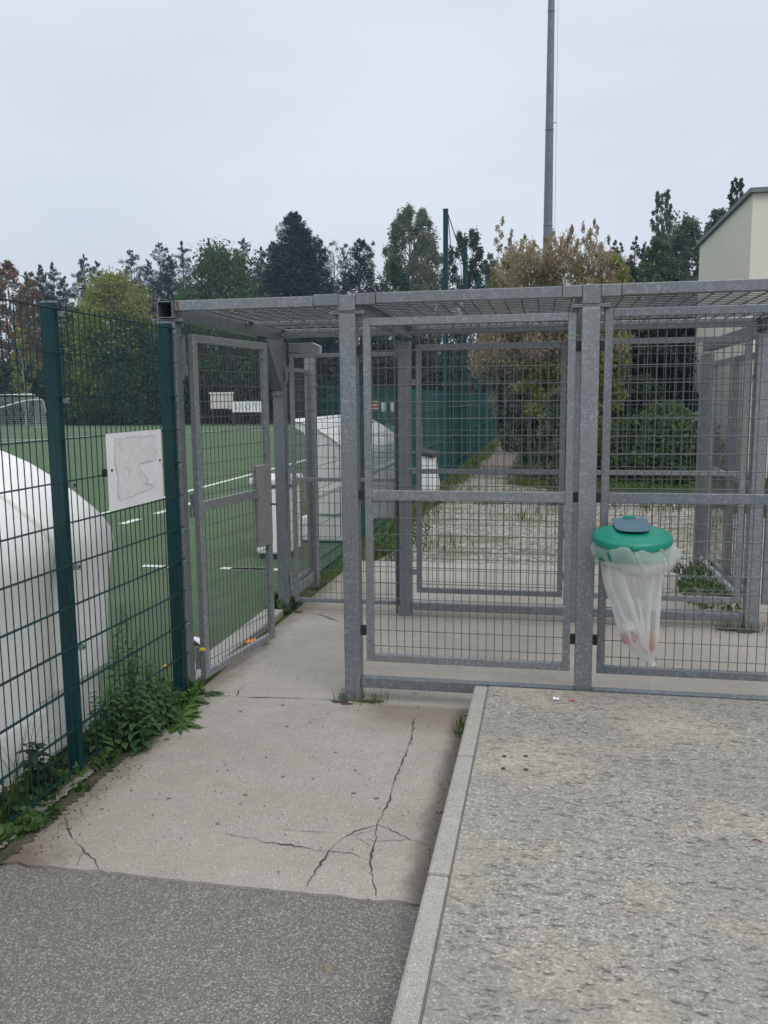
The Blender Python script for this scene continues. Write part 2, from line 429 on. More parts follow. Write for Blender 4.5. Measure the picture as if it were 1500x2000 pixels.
def broadleaf(name, base, h, w, m, label, seed, cat='tree', group=None, crown0=.25, clumps=46, per=130, leaf=.2, d=None, bark=BARK, shape='round', open_=0., droop=0):
    R = np.random.default_rng(seed); base = np.array(base, float)
    t = thing(name, base, label, cat, group); d = d or w
    tr = MB(); top = base + np.array([0, 0, h * .93])
    rt = max(.05, h * .018)
    limb(tr, base - np.array([0, 0, .1]), top, rt, .02, R, .04, 8)
    C = []; RD = []; rk = 1
    if shape == 'column': clumps = int(clumps * 3); rk = .5; per = int(per * .5); leaf *= .75
    z0 = h * crown0
    for i in range(clumps):
        u = (i + R.random()) / clumps; zz = z0 + (h - z0) * u
        if shape == 'round': f = math.sin(PI * min(1, .12 + .88 * u)) ** .6
        elif shape == 'column': f = math.sin(PI * (.1 + .86 * u)) ** .5
        elif shape == 'dome': f = math.sqrt(max(.03, 1 - u * u)) 
        else: f = (1 - u) ** .7 + .12
        an = i * 2.399 + R.normal() * .5; rr = f * (.35 + .65 * math.sqrt(R.random()))
        p = base + np.array([math.cos(an) * rr * w / 2, math.sin(an) * rr * d / 2, zz])
        C.append(p); cr = rk * (.11 + .12 * R.random()) * w * (.7 + .5 * f) * (1 - .25 * open_)
        RD.append((cr, cr, cr))
        if i % 2 == 0:
            st = base + np.array([0, 0, max(h * .12, zz - h * .16 * (1 + R.random()))])
            limb(tr, st, p, rt * .45 * (1 - .6 * u), .012, R, .12, 4)
    obj('trunk', tr, bark, t, fix=False)
    P, A, B = cloud(R, C, RD, int(per * 2.2), leaf * .6, 1.0 if shape != 'column' else 1.5, .6, droop, True)
    quads_mesh('crown', P, A, B, m, t)
    return t
def conifer(name, base, h, w, m, label, seed, group=None, n=5200, full=.06, sparse=0, leaf=.3, dep=3.6, pw=.8, cap=1.35, wh=5.5, jit=.4, vj=.13):
    R = np.random.default_rng(seed); base = np.array(base, float)
    t = thing(name, base, label, 'tree', group)
    tr = MB(); lean = R.normal(size=2) * .01 * h
    tip = base + np.array([lean[0], lean[1], h])
    limb(tr, base - np.array([0, 0, .1]), tip, h * .014, .015, R, .01, 8)
    nb = int(h * wh); C = []; A = []; B = []; per = max(8, n // nb)
    for i in range(nb):
        u = (i + R.random()) / nb; u = full + (1 - full) * u
        z = u * h; ln = w / 2 * min(cap, ((1 - u) * h / dep) ** pw) * (1 - jit + jit * 1.3 * R.random()) + .06
        if R.random() < sparse: ln *= .45
        an = R.random() * 2 * PI; dr = np.array([math.cos(an), math.sin(an), 0])
        s0 = base + (tip - base) * u
        up = .42 * (u - .35)
        end = s0 + dr * ln + np.array([0, 0, up * ln * 2 - .12 * ln])
        if i % 2 == 0: tr.tube([s0, (s0 + end) / 2 + np.array([0, 0, .04 * ln]), end], [.03, .02, .008], 4)
        tt = R.random(per) ** .75
        pos_ = s0 + (end - s0) * tt[:, None] + np.array([0, 0, .12 * ln]) * np.sin(PI * tt)[:, None]
        side = np.array([-dr[1], dr[0], 0])
        tk = .3 + .7 * min(1, (1 - u) * 4); off = R.normal(size=per) * (.1 * tk + .2 * ln) * (1 - tt * .75)
        pos_ = pos_ + side * off[:, None] + np.array([0, 0, -1]) * (R.normal(size=per) * vj * tk)[:, None]
        dv = dr * .8 + side * np.sign(off)[:, None] * .7 + R.normal(size=(per, 3)) * .35 + np.array([0, 0, -.2])
        dv /= np.linalg.norm(dv, axis=1)[:, None]
        bb = np.cross(dv, R.normal(size=(per, 3))); bb /= np.linalg.norm(bb, axis=1)[:, None]
        s = leaf * (.6 + .7 * R.random(per)) * (.55 + .5 * (1 - u)) * (.5 + .5 * tk)
        C.append(pos_); A.append(dv * s[:, None]); B.append(bb * s[:, None] * .34)
    # leader
    obj('trunk', tr, BARK, t, fix=False)
    quads_mesh('crown', np.concatenate(C), np.concatenate(A), np.concatenate(B), m, t)
    return t
def leafblade(mb, p, dirv, up, ln, wd, fold=.25, bend=.3, k=3, serr=0):
    """a real leaf: midrib with two folded sides, tapering to a point"""
    p = Vector(p); d = Vector(dirv).normalized(); n = Vector(up); n = (n - d * n.dot(d))
    if n.length < 1e-3: n = d.orthogonal()
    n.normalize(); s = d.cross(n); V = []; F = []
    prof = [(0, .12), (.25, .85), (.5, 1.), (.78, .6), (1, 0.02)] if k >= 3 else [(0, .15), (.45, 1.), (1, .02)]
    for t, w in prof:
        c = p + d * (ln * t) - n * (bend * ln * t * t)
        hw = wd * w * .5
        V += [c - s * hw + n * (fold * hw), c, c + s * hw + n * (fold * hw)]
    for i in range(len(prof) - 1):
        a = i * 3; F += [(a, a + 1, a + 4, a + 3), (a + 1, a + 2, a + 5, a + 4)]
    mb.add(V, F)

# ================================================================== SETTING
struct('ground', MB().poly([(-170, -30, -.03), (170, -30, -.03), (170, 220, -.03), (-170, 220, -.03)]), GRASSB)
struct('turf_pitch', MB().poly([(-120, -12, 0), (-2.42, -12, 0), (-2.42, 60, 0), (-120, 60, 0)]), TURF)
struct('asphalt_road', MB().poly([(-2.3, -6, -.012), (-.42, -6, -.012), (-.42, 2.93, -.012), (-2.3, 2.93, -.012)]), ASPH)
def slab_edge():                      # slightly ragged front edge
    R = random.Random(3); pts = []
    for i in range(41):
        x = -2.2 + i * (1.78 / 40); pts.append((x, 2.908 + R.uniform(-.006, .004) + (.012 if R.random() < .08 else 0)))
    return pts
ed = slab_edge()
m_ = MB(); out = ed + [(-.40, 2.9), (-.40, 4.93), (6.5, 4.93), (6.5, 9.45), (-2.16, 9.48), (-2.2, 6)]
m_.prism(out, -.1, 0.0, 'z'); struct('concrete_slab', m_, CONC)
struct('pavement', MB().box(-.316, 9, -6, 4.92, -.2, .158), PAV)
k_ = MB()
for a, b in ((-6, .84), (.846, 1.846), (1.852, 2.85), (2.858, 3.893), (3.899, 4.905)):
    k_.box(-.402, -.321, a, b, -.2, .162 + (.003 if a > 2 else 0))
struct('kerb', k_, KERB, bevel=.012)
# ragged concrete footing and strip of dirt along the fence
def ragged(x0, x1, y0, y1, z, n, jx, seed):
    R = random.Random(seed); a = []; b = []
    for i in range(n + 1):
        y = y0 + (y1 - y0) * i / n
        a.append((x0, y, z)); b.append((x1 + R.uniform(-jx, jx), y, z))
    mb = MB()
    for i in range(n): mb.add([a[i], b[i], b[i + 1], a[i + 1]], [(0, 1, 2, 3)])
    return mb
stuff('mossy_dirt', ragged(-2.5, -2.165, .5, 5.0, .005, 420, .022, 5), MOSS)
struct('fence_footing', ragged(-2.31, -2.225, .5, 4.0, .022, 260, .012, 6), soil_mat('lichen_concrete', (.15, .145, .12), (.36, .35, .31)))
struct('pitch_edge_strip', MB().prism([(-2.44, 5.06), (-2.27, 5.06), (-2.27, 7.02), (-2.44, 7.02)], -.05, .03, 'z'), KERB, bevel=.01)
# pitch markings
pm = MB()
def line(x0, y0, x1, y1, w=.11, z=.004):
    d = Vector((x1 - x0, y1 - y0, 0)).normalized(); s = Vector((-d.y, d.x, 0)) * w / 2
    pm.add([(x0 - s.x, y0 - s.y, z), (x1 - s.x, y1 - s.y, z), (x1 + s.x, y1 + s.y, z), (x0 + s.x, y0 + s.y, z)], [(0, 1, 2, 3)])
line(-7.3, -12, -7.3, 58, .12)
for y in (8.0, 9.9, 11.85, 13.0, 14.1): line(-6.38, y, -6.38, y + (.55 if y < 12.5 else .5), .13)
for x in (-2.95, -4.1, -5.1): line(x, 8.82, x - .62 if x > -3 else x - .42, 8.82, .11)
line(-5.55, 8.82, -5.9, 8.82); line(-3.45, 8.83, -2.85, 8.83)
line(-120, 54, -2.5, 54, .14); line(-16.6, 51, -24, 42, .15); line(-24, 42, -25, 34, .15); line(-16.6, 51, -10, 54, .15)
line(-37, 49.5, -14, 49.5, .13); line(-60, 38.0, -24.5, 38.0, .13)
struct('pitch_lines', pm, LINEM)
# gravel yard and path
R_ = random.Random(11); lft = []; rgt = []
for i in range(17):
    y = 9.46 + i * .7
    wl = -1.95 if y < 13 else -1.95
    wr = 4.2 if y < 12.5 else (4.2 - (y - 12.5) / 7 * 4.1 if y < 19.5 else .05)
    if y > 16: wr = max(-.75, 2.15 - (y - 16) * 1.25)
    lft.append((wl + R_.uniform(-.12, .12), y, -.012)); rgt.append((wr + R_.uniform(-.16, .16), y, -.012))
g_ = MB()
for i in range(16): g_.add([lft[i], rgt[i], rgt[i + 1], lft[i + 1]], [(0, 1, 2, 3)])
struct('gravel_path', g_, GRAV)
g_ = MB(); lft = []; rgt = []
for i in range(50):
    y = 19.6 + i * .6; lft.append((-1.97 + R_.uniform(-.1, .1), y, -.014)); rgt.append((-.8 + R_.uniform(-.12, .12), y, -.014))
for i in range(49): g_.add([lft[i], rgt[i], rgt[i + 1], lft[i + 1]], [(0, 1, 2, 3)])
struct('dirt_path', g_, DIRTP)
# cracks in the slab
def ribbon(mb, pts, w, seed, z=.004):
    R = random.Random(seed); P = [gp(*p) for p in pts]; Q = []
    for i in range(len(P) - 1):
        n = max(2, int((P[i + 1] - P[i]).length / .018))
        for j in range(n):
            t = j / n; q = P[i].lerp(P[i + 1], t); Q.append(q + Vector((R.uniform(-1, 1), R.uniform(-1, 1), 0)) * .006)
    Q.append(P[-1]); V = []; F = []
    for i, q in enumerate(Q):
        d = (Q[min(i + 1, len(Q) - 1)] - Q[max(i - 1, 0)]); d.normalize(); s = Vector((-d.y, d.x, 0))
        e = min(1, .35 + i * .1, .35 + (len(Q) - 1 - i) * .1)
        hw = 1.35 * w * e * R.uniform(.4, 1.1) * (.75 + .55 * math.sin(i * .37 + seed) * math.sin(i * .11)) / 2
        V += [(q.x - s.x * hw, q.y - s.y * hw, z), (q.x + s.x * hw, q.y + s.y * hw, z)]
    for i in range(len(Q) - 1): F.append((2 * i, 2 * i + 1, 2 * i + 3, 2 * i + 2))
    mb.add(V, F)
cr = MB()
CR = [([(737, 1612), (700, 1622), (680, 1632), (655, 1648), (642, 1665), (625, 1690), (597, 1735)], .006),
      ([(737, 1612), (760, 1620), (800, 1640), (838, 1652)], .007),
      ([(440, 1625), (450, 1632), (500, 1640), (522, 1647), (560, 1650), (605, 1660), (642, 1665), (690, 1668), (722, 1682)], .005),
      ([(737, 1612), (733, 1640), (725, 1668), (722, 1682), (725, 1700), (728, 1725), (735, 1753)], .007),
      ([(737, 1612), (748, 1590), (762, 1560), (765, 1540), (775, 1515), (790, 1480), (805, 1440), (808, 1410), (815, 1395)], .006),
      ([(125, 1590), (135, 1625), (150, 1650), (165, 1663), (185, 1680), (193, 1698)], .006),
      ([(165, 1663), (155, 1680), (150, 1692)], .004),
      ([(405, 1358), (470, 1362), (560, 1364), (660, 1368)], .007),
      ([(463, 1362), (466, 1350), (478, 1341)], .012),
      ([(605, 1197), (628, 1202), (650, 1210), (668, 1216)], .011),
      ([(690, 1632), (715, 1625), (737, 1620)], .006), ([(715, 1640), (735, 1645), (770, 1643), (800, 1640)], .006), ([(690, 1632), (705, 1642), (724, 1655)], .004),
      ([(555, 1622), (600, 1624), (690, 1632)], .0025)]
for i, (p, w) in enumerate(CR): ribbon(cr, p, w, i)
tag(obj('slab_cracks', cr, CRACK), kind='structure')
jt = MB()
jt.add([(-.3205, -6, .1635), (-.3165, -6, .1635), (-.3165, 4.9, .1635), (-.3205, 4.9, .1635)], [(0, 1, 2, 3)])
tag(obj('kerb_joint', jt, STAIN), kind='structure')
sp_ = MB(); R_ = random.Random(22)
def blot(mb, c, r, z, n=9, asp=1.0):
    pts = [(c[0] + r * math.cos(2 * PI * i / n) * R_.uniform(.6, 1.2), c[1] + r * asp * math.sin(2 * PI * i / n) * R_.uniform(.6, 1.2), z) for i in range(n)]
    mb.poly(pts)
for p in [(480, 1553), (612, 1522), (400, 1422), (690, 1550), (445, 1505), (552, 1378), (470, 1390), (640, 1395), (700, 1388), (560, 1420), (520, 1480), (655, 1470), (735, 1560), (330, 1560), (250, 1500)]:
    blot(sp_, gp(*p), R_.uniform(.006, .014), .0045, 14, R_.uniform(.5, .8))
for i in range(60):
    blot(sp_, (R_.uniform(-2.05, -.5), R_.uniform(2.95, 7.0), 0), R_.choice((.003, .004, .006, .009)), .0045, 7)
stuff('gum_spots', sp_, STAIN, 'small dark spots of trodden gum and pits on the concrete slab')
bo = MB()
for p in [(985, 1478), (1027, 1478), (983, 1502), (1027, 1504)]:
    c = gp(*p, .158); bo.lathe((c.x, c.y, .1625), [(.0001, 0), (.011, 0)], 12)
mp_ = MB()
for c_, r_ in (((-1.245, 4.93), .05), ((-1.07, 4.96), .055), ((-1.0, 4.97), .03), ((-1.2, 4.90), .04), ((-2.16, 7.05), .06), ((-.46, 4.56), .03), ((1.6, 7.0), .12), ((1.45, 7.03), .09)): blot(mp_, c_, r_, .0048, 22, .55)
stuff('moss_patch', mp_, MOSS, 'dark moss and dirt around the post feet')
tag(obj('bolt_holes', bo, CRACK), kind='structure')
ch = MB(); dk = MB()
for i in range(500):
    blot(ch, (R_.uniform(-.28, 1.9), R_.uniform(1.8, 4.9), 0), R_.choice((.003, .004, .005, .007)), .1625, 6, .7)
R2_ = np.random.default_rng(8); hl_ = MB()
bl_ = [(R2_.uniform(-.3, 1.8), R2_.uniform(1.5, 4.9), R2_.uniform(.15, .5)) for _ in range(16)]
cnt = 0
while cnt < 4200:
    x, y = R2_.uniform(-.29, 2.1), R2_.uniform(1.35, 4.88)
    dens = .3 + sum(.9 * math.exp(-((x - a) ** 2 + (y - b) ** 2) / (2 * r * r)) for a, b, r in bl_)
    if R2_.random() > dens: continue
    cnt += 1
    ln = R2_.uniform(.012, .05) * (1.5 if R2_.random() < .2 else 1); wd = R2_.uniform(.0008, .0023); k = 5; an = R2_.normal() * .22 - .06
    V = []; F = []; yy_ = 0
    for i in range(k + 1):
        t = i / k; yy_ += R2_.normal() * .0025
        px_, py_ = (t - .5) * ln, yy_
        X_, Y_ = x + px_ * math.cos(an) - py_ * math.sin(an), y + px_ * math.sin(an) + py_ * math.cos(an)
        h_ = wd * math.sin(PI * (.08 + .84 * t)) * R2_.uniform(.5, 1.2)
        V += [(X_, Y_ - h_, .1622), (X_, Y_ + h_, .1622)]
    for i in range(k): F.append((2 * i, 2 * i + 2, 2 * i + 3, 2 * i + 1))
    hl_.add(V, F)
stuff('hairline_cracks', hl_, plain('hairline_dirt', (.11, .103, .086), .95, 0, .3, 5), 'fine dark hairline cracks across the weathered pavement')
stuff('pale_chippings', ch, plain('pale_stone', (.5, .48, .43), .8), 'loose pale chippings on the exposed aggregate pavement')

# ================================================================== ENTRANCE CAGE
YF, YB = 4.953, 7.06
cage = thing('entrance_cage', (-1.165, YF, 0), 'galvanised steel mesh entrance cage with an open gate and a mesh roof', 'cage')
def bolt(mb, x, y, z): mb.lathe((x, y, z), [(.0001, .0), (.011, 0), (.011, -.014), (.006, -.014), (.006, -.03), (.0001, -.03)], 6)
def post(x0, y0, ztop, cap=0, w=.1, base=0, plates=True, d=.1):
    p = obj('post', MB().box(x0, x0 + w, y0, y0 + d, base, ztop), GALV, cage, .006)
    if plates:
        f = MB().box(x0 - .055, x0 + w + .055, y0 + .004, y0 + d - .004, ztop + .0005, ztop + .0085)
        f.box(x0 - .055, x0 + w + .055, y0 + .006, y0 + d - .006, ztop + .0105, ztop + .0185)
        obj('flange_plate', f, GALV, p, .0015)
        for xx in (x0 - .03, x0 + w + .03):
            b = MB(); bolt(b, xx, y0 + .05, ztop + .0); b.lathe((xx, y0 + .05, ztop + .0), [(.006, 0), (.006, .0185), (.011, .0185), (.011, .0285), (.0001, .0285)], 6)
            obj('bolt', b, GALV, p)
    if cap: obj('cap_stub', MB().box(x0, x0 + w, y0 - .001, y0 + d, ztop + .019, cap), GALV, p, .004)
    return p
pA = post(-2.35, YF, 2.355)
pB = post(-1.215, YF, 2.37, 2.482)
pC = post(.184, YF, 2.37, 2.494)
pD = post(1.585, YF, 2.37, 2.494)
for x in (-2.33, -1.235, .187, 1.59): post(x, YB, 2.352, plates=False)
# foot plate at the base of the front post
obj('foot_plate', MB().box(-1.255, -1.216, YF + .01, YF + .09, 0.001, .05).box(-1.27, -1.216, YF - .005, YF + .1, .0005, .006), GALV, pB, .002)
# beams: front runs with short stubs at each post
def beam(name, *b, bev=.004): return obj('roof_beam', MB().box(*b), GALV, cage, bev)
Z0, Z1 = 2.428, 2.490
for a, b, dz in ((-2.249, -1.372, -.008), (-.991, .073, 0), (.397, 1.475, .004)):
    beam('b', a, b, YF + .004, YF + .064, Z0 + dz, Z1 + dz)
for a, b in ((-1.369, -1.2165), (-1.1135, -.994), (.076, .1825), (.2855, .394), (1.478, 1.5835)):
    dz = 0 if a > -1 else -.004
    beam('s', a, b, YF + .001, YF + .067, Z0 - .002 + dz, Z1 + .003 + dz)
# side beam on the open end: hollow square tube
def hollow(x0, x1, y0, y1, z0, z1, t=.005):
    m = MB(); m.box(x0, x0 + t, y0, y1, z0, z1).box(x1 - t, x1, y0, y1, z0, z1)
    m.box(x0 + t, x1 - t, y0, y1, z0, z0 + t).box(x0 + t, x1 - t, y0, y1, z1 - t, z1); return m
hb = obj('roof_beam', hollow(-2.350, -2.251, YF - .02, YB + .1, 2.3775, 2.4775), GALV, cage)
obj('rust_streak', MB().poly([(-2.2385, YF + .0025, 2.475), (-2.221, YF + .0025, 2.476), (-2.219, YF + .0025, 2.452), (-2.214, YF + .0025, 2.42), (-2.226, YF + .0025, 2.421), (-2.233, YF + .0025, 2.45)]), RUST, hb)
for x in (-1.205, .194, 1.595): beam('m', x, x + .08, YF + .068, YB + .1, 2.374, 2.454)
bx = (-2.249, -1.206, -1.124, .193, .275, 1.594)
for i in (0, 2, 4):
    beam('bk', bx[i], bx[i + 1], YB + .02, YB + .08, 2.40, 2.458)
    beam('bk2', bx[i], bx[i + 1], YB - .06, YB - .02, 2.43, 2.462)
    beam('mid', bx[i], bx[i + 1], 6.21, 6.25, 2.425, 2.455)
    # inner angles that carry the roof mesh
    for x in (bx[i] + .001, bx[i + 1] - .036):
        beam('ang', x + .03 * (1 if i == 0 and x < bx[i] + .1 else 0), x + .035 + .03 * (1 if i == 0 and x < bx[i] + .1 else 0), YF + .07, YB - .062, 2.455, 2.462, bev=0)
    w = MB(); y = YF + .09
    while y < YB - .03:
        w.tube([(bx[i] + .002, y, 2.470), (bx[i + 1] - .002, y, 2.4705)], .0042, 5); y += .1
    x = bx[i] + .06
    while x < bx[i + 1] - .02:
        w.tube([(x, YF + .068, 2.4615), (x, YB + .018, 2.4615)], .0048, 5); x += .1
    obj('roof_mesh', w, WIREM, cage)
def panel(name, o, u, n, ln, z0, z1, fw=.04, th=.04, mid=None, parent=None, dv=.05, dh=.1, r=.0026, off=.0, rw=None):
    rw = rw or fw; o = Vector(o); u = Vector(u).normalized(); n = Vector(n).normalized()
    m = MB().obox(o, u, n, 0, fw, 0, th, z0, z1).obox(o, u, n, ln - fw, ln, 0, th, z0, z1)
    m.obox(o, u, n, fw + .0004, ln - fw - .0004, .001, th - .001, z0, z0 + rw).obox(o, u, n, fw + .0004, ln - fw - .0004, .001, th - .001, z1 - rw, z1)
    if mid: m.obox(o, u, n, fw + .0004, ln - fw - .0004, .002, th - .002, *mid)
    p = obj(name, m, GALV, parent or cage, .003)
    w = MB(); c = th * .5 + off; a = fw + dv * .85
    while a < ln - fw - .012:
        q = o + u * a + n * c; w.tube([q + Vector((0, 0, z0 + rw - .004)), q + Vector((0, 0, z1 - rw + .004))], r, 5); a += dv
    z = z0 + rw + dh * .55
    while z < z1 - rw - .01:
        if not (mid and mid[0] - .006 < z < mid[1] + .006):
            q = o + n * (c - 2 * r * .9) + Vector((0, 0, z)); w.tube([q + u * (fw - .004), q + u * (ln - fw + .004)], r, 5)
        z += dh
    obj('wire_mesh', w, WIREM, p)
    return p
UX, UY = (1, 0, 0), (0, 1, 0)
YP = YF + .03
panel('mesh_panel', (-1.079, YP, 0), UX, UY, 1.235, .255, 2.347, .045, .04, (1.266, 1.326))
panel('mesh_panel', (.312, YP, 0), UX, UY, 1.235, .250, 2.362, .045, .04, (1.268, 1.326))
for x0, x1 in ((-1.1125, -1.0795), (.1565, .1835), (.2845, .3115), (1.5475, 1.5845)):
    for z in (.42, 1.268, 2.13): obj('rubber_spacer', MB().box(x0, x1, YP + .004, YP + .036, z, z + .058), RUBBER, cage, .002)
obj('bottom_beam', MB().box(-1.112, .183, YF + .01, YF + .07, .09, .155), GALV, cage, .004)
obj('bottom_beam', MB().box(.285, 1.584, YF + .01, YF + .07, .09, .155), GALV, cage, .004)
# back wall
panel('mesh_panel', (-1.085, YB + .03, 0), UX, UY, 1.235, .205, 2.318, .045, .035, (1.238, 1.275))
panel('mesh_panel', (.320, YB + .03, 0), UX, UY, 1.235, .205, 2.330, .045, .035, (1.238, 1.275))
for x0, x1 in ((-1.134, .186), (.288, 1.589)): obj('bottom_beam', MB().box(x0, x1, YB + .02, YB + .08, .05, .118), GALV, cage, .004)
for x0, x1 in ((-1.134, -1.086), (.1505, .1865), (.2875, .3195), (1.5555, 1.5895)):
    for z in (.36, 1.235, 1.98): obj('spacer_bracket', MB().box(x0, x1, YB + .034, YB + .06, z, z + .05), GALV, cage, .002)
# back gate, closed, with lock box and drop rod
bg = panel('gate_leaf', (-2.185, YB + .03, 0), (1, .012, 0), UY, .955, .085, 2.262, .035, .035, (1.163, 1.196))
obj('lock_box', MB().box(-1.452, -1.246, YB + .012, YB + .052, .86, 1.16), plain('grey_zinc_sheet', (.27, .27, .275), .5, .3), bg, .003)
obj('drop_rod', MB().tube([(-1.252, YB - .005, .02), (-1.252, YB - .005, 2.2)], .012, 8, True), DARKP, bg)
for z in (.22, 1.14, 2.02): hg = MB(); hg.tube([(-2.208, YB + .02, z), (-2.208, YB + .02, z + .13)], .012, 8, True).box(-2.2295, -2.196, YB + .024, YB + .03, z + .02, z + .1); obj('hinge', hg, GALV, bg)
# knee gusset at the back left post
gs = MB().prism([(YB, 2.37), (YB - .40, 2.37), (YB - .40, 2.345), (YB, 1.93)], -2.328, -2.322, 'x').prism([(YB, 2.37), (YB - .40, 2.37), (YB - .40, 2.345), (YB, 1.93)], -2.238, -2.232, 'x')
gs.add([(-2.322, YB - .40, 2.35), (-2.238, YB - .40, 2.35), (-2.238, YB - .002, 1.95), (-2.322, YB - .002, 1.95)], [(0, 1, 2, 3)])
gs.box(-2.33, -2.23, YB - .03, YB - .001, 1.915, 1.928)
obj('knee_gusset', gs, GALV, cage)
obj('closer_box', MB().prism([(-2.21, 2.285), (-1.945, 2.262), (-1.935, 2.275), (-1.935, 2.33), (-1.995, 2.358), (-2.21, 2.358)], YB + .11, YB + .2, 'y'), plain('pale_zinc_sheet', (.4, .42, .44), .5, .3), cage, .004)
# open entrance gate
hx, hy = -2.172, YF + .09
ang = math.atan2(.15, .995); u = Vector((math.sin(ang), math.cos(ang), 0)); n = Vector((-u.y, u.x, 0))
gl = panel('gate_leaf', (hx, hy, 0), u, n, 1.005, .062, 2.285, .05, .04, (1.165, 1.228))
o_ = Vector((hx, hy, 0))
obj('lock_box', MB().obox(o_, u, n, .80, 1.002, -.006, .046, .80, 1.40), plain('brown_grey_zinc', (.26, .25, .24), .5, .25), gl, .004)
lt = MB().obox(o_, u, n, 1.0025, 1.012, .005, .035, 1.03, 1.13); lt.tube([o_ + u * .985 + n * (-.006) + Vector((0, 0, 1.10)), o_ + u * .985 + n * (-.05) + Vector((0, 0, 1.10))], .007, 8, True)
obj('latch', lt, DARKP, gl)
for z in (.12, 1.13, 2.03):
    hm = MB(); q = o_ + n * .058 + u * .012
    hm.tube([q + Vector((0, 0, z)), q + Vector((0, 0, z + .075))], .013, 8, True).tube([q + Vector((0, 0, z + .08)), q + Vector((0, 0, z + .15))], .015, 8, True)
    hm.obox(o_, u, n, -.005, .03, .041, .058, z + .08, z + .15)
    hm.obox(o_, u, n, -.002, .022, .058, .075, z, z + .07)
    obj('hinge', hm, GALV, gl)
obj('hinge_plate', MB().prism([(-2.249, 2.0), (-2.249, 2.2), (-2.225, 2.28), (-2.215, 2.28), (-2.215, 2.06), (-2.235, 2.0)], hy - .022, hy - .016, 'y'), GALV, cage)
# wings behind the cage
panel('wing_panel', (-2.285, YB + .105, 0), UY, (-1, 0, 0), .86, .17, 2.16, .035, .03, None)
obj('wing_rail', MB().box(-2.31, -2.26, YB + .101, 8.03, .06, .16), GALV, cage, .004)
post(-2.33, 8.035, 2.30, plates=False)
panel('wing_panel', (1.66, YB + .12, 0), UY, (1, 0, 0), 1.05, .17, 2.22, .05, .04, (1.1, 1.15))
panel('wing_panel', (1.66, YB + 1.2, 0), UY, (1, 0, 0), 1.05, .17, 2.22, .05, .04, (1.1, 1.15))
obj('wing_rail', MB().box(1.63, 1.66, YB + .15, 9.38, .12, .17), plain('lit_rail', (.5, .5, .5), .5, .2), cage, .003)  # rail paler than the other steel, light falling on it put in its colour
post(1.575, 9.40, 2.30, plates=False, w=.13)
beam('w', 1.60, 1.70, YB + .101, 9.52, 2.33, 2.43)
panel('wing_panel', (1.72, YB + .03, 0), UX, UY, 1.2, .2, 2.3, .045, .035, (1.1, 1.14))
obj('lock_box', MB().box(1.76, 1.98, YB + .02, YB + .06, 1.0, 2.05), DARKP, cage, .003)

# ================================================================== GREEN FENCE (left)
fence = thing('mesh_fence', (-2.28, 3.7, 0), 'dark green double wire mesh fence with flat posts on the left', 'fence')
def fpanel(x0, y0, x1, y1, zt=2.31, rows=12, st=.2035):
    w = MB(); a = Vector((x0, y0, 0)); b = Vector((x1, y1, 0)); d = (b - a); ln = d.length; d.normalize(); s = Vector((d.y, -d.x, 0))
    t = .02
    while t < ln:
        q = a + d * t; w.tube([q + Vector((0, 0, zt - st * (rows - 1) - .03)), q + Vector((0, 0, zt + .028))], .0027, 6); t += .05
    for k in range(rows):
        z = zt - st * k
        for e in (-.0058, .0058): w.tube([a + s * e + Vector((0, 0, z)), b + s * e + Vector((0, 0, z))], .0033, 6)
    return obj('mesh_panel', w, GREENW, fence)
fpanel(-2.27, .9, -2.27, 3.70); fpanel(-2.27, 3.712, -2.236, 4.93)
def fpost(x0, x1, y0, y1, zt, clips, cy):
    p = obj('post', MB().box(x0, x1, y0, y1, -.1, zt), GREEN, fence, .006)
    obj('post_cap', MB().box(x0 - .002, x1 + .002, y0 - .002, y1 + .002, zt + .0005, zt + .012), CLIP, p, .004)
    for z in clips:
        c = MB().box(x1 + .001, x1 + .03, cy - .014, cy + .016, z - .034, z - .008)
        cl = obj('clip', c, CLIP, p, .003)
        obj('clip_bolt', MB().tube([(x1 + .03, cy + .001, z - .021), (x1 + .034, cy + .001, z - .021)], .006, 8, True), RUBBER, cl)
    return p
zs = [2.31 - .2035 * k for k in range(12)]
fpost(-2.352, -2.282, 3.69, 3.735, 2.335, [zs[i] for i in (0, 2, 4, 6, 8, 10)], 3.735)
fpost(-2.318, -2.246, 4.855, 4.90, 2.335, [zs[i] for i in (0, 2, 4, 6, 7, 9)], 4.905)
# blank sign
SX = -2.226
sg = thing('blank_sign', (SX, 4.375, 1.3), 'blank white square panel with torn glue remains fixed to the green fence', 'sign')
y0, y1, z0, z1 = 4.018, 4.650, 1.305, 1.710
obj('board', MB().box(SX - .004, SX, y0, y1, z0, z1), SIGNM, sg)
def spt(uv, e): return (SX + e, y0 + uv[0] * (y1 - y0), z1 - uv[1] * (z1 - z0))
GP = [(.13, .07), (.3, .085), (.45, .06), (.62, .085), (.84, .07), (.87, .12), (.83, .25), (.88, .33), (.87, .43), (.72, .44), (.56, .44), (.53, .49), (.60, .58), (.69, .69), (.66, .75), (.74, .76), (.85, .73), (.83, .80), (.72, .82), (.55, .84), (.33, .87), (.17, .88), (.135, .8), (.15, .6), (.12, .4)]
R_ = random.Random(4); GQ = []
for i in range(len(GP)):
    a, b = GP[i], GP[(i + 1) % len(GP)]
    for j in range(4):
        t = j / 4; GQ.append((a[0] + (b[0] - a[0]) * t + R_.uniform(-.008, .008), a[1] + (b[1] - a[1]) * t + R_.uniform(-.008, .008)))
cg = (sum(p[0] for p in GQ) / len(GQ), sum(p[1] for p in GQ) / len(GQ))
ed_ = MB(); k = len(GQ); V = []; F = []
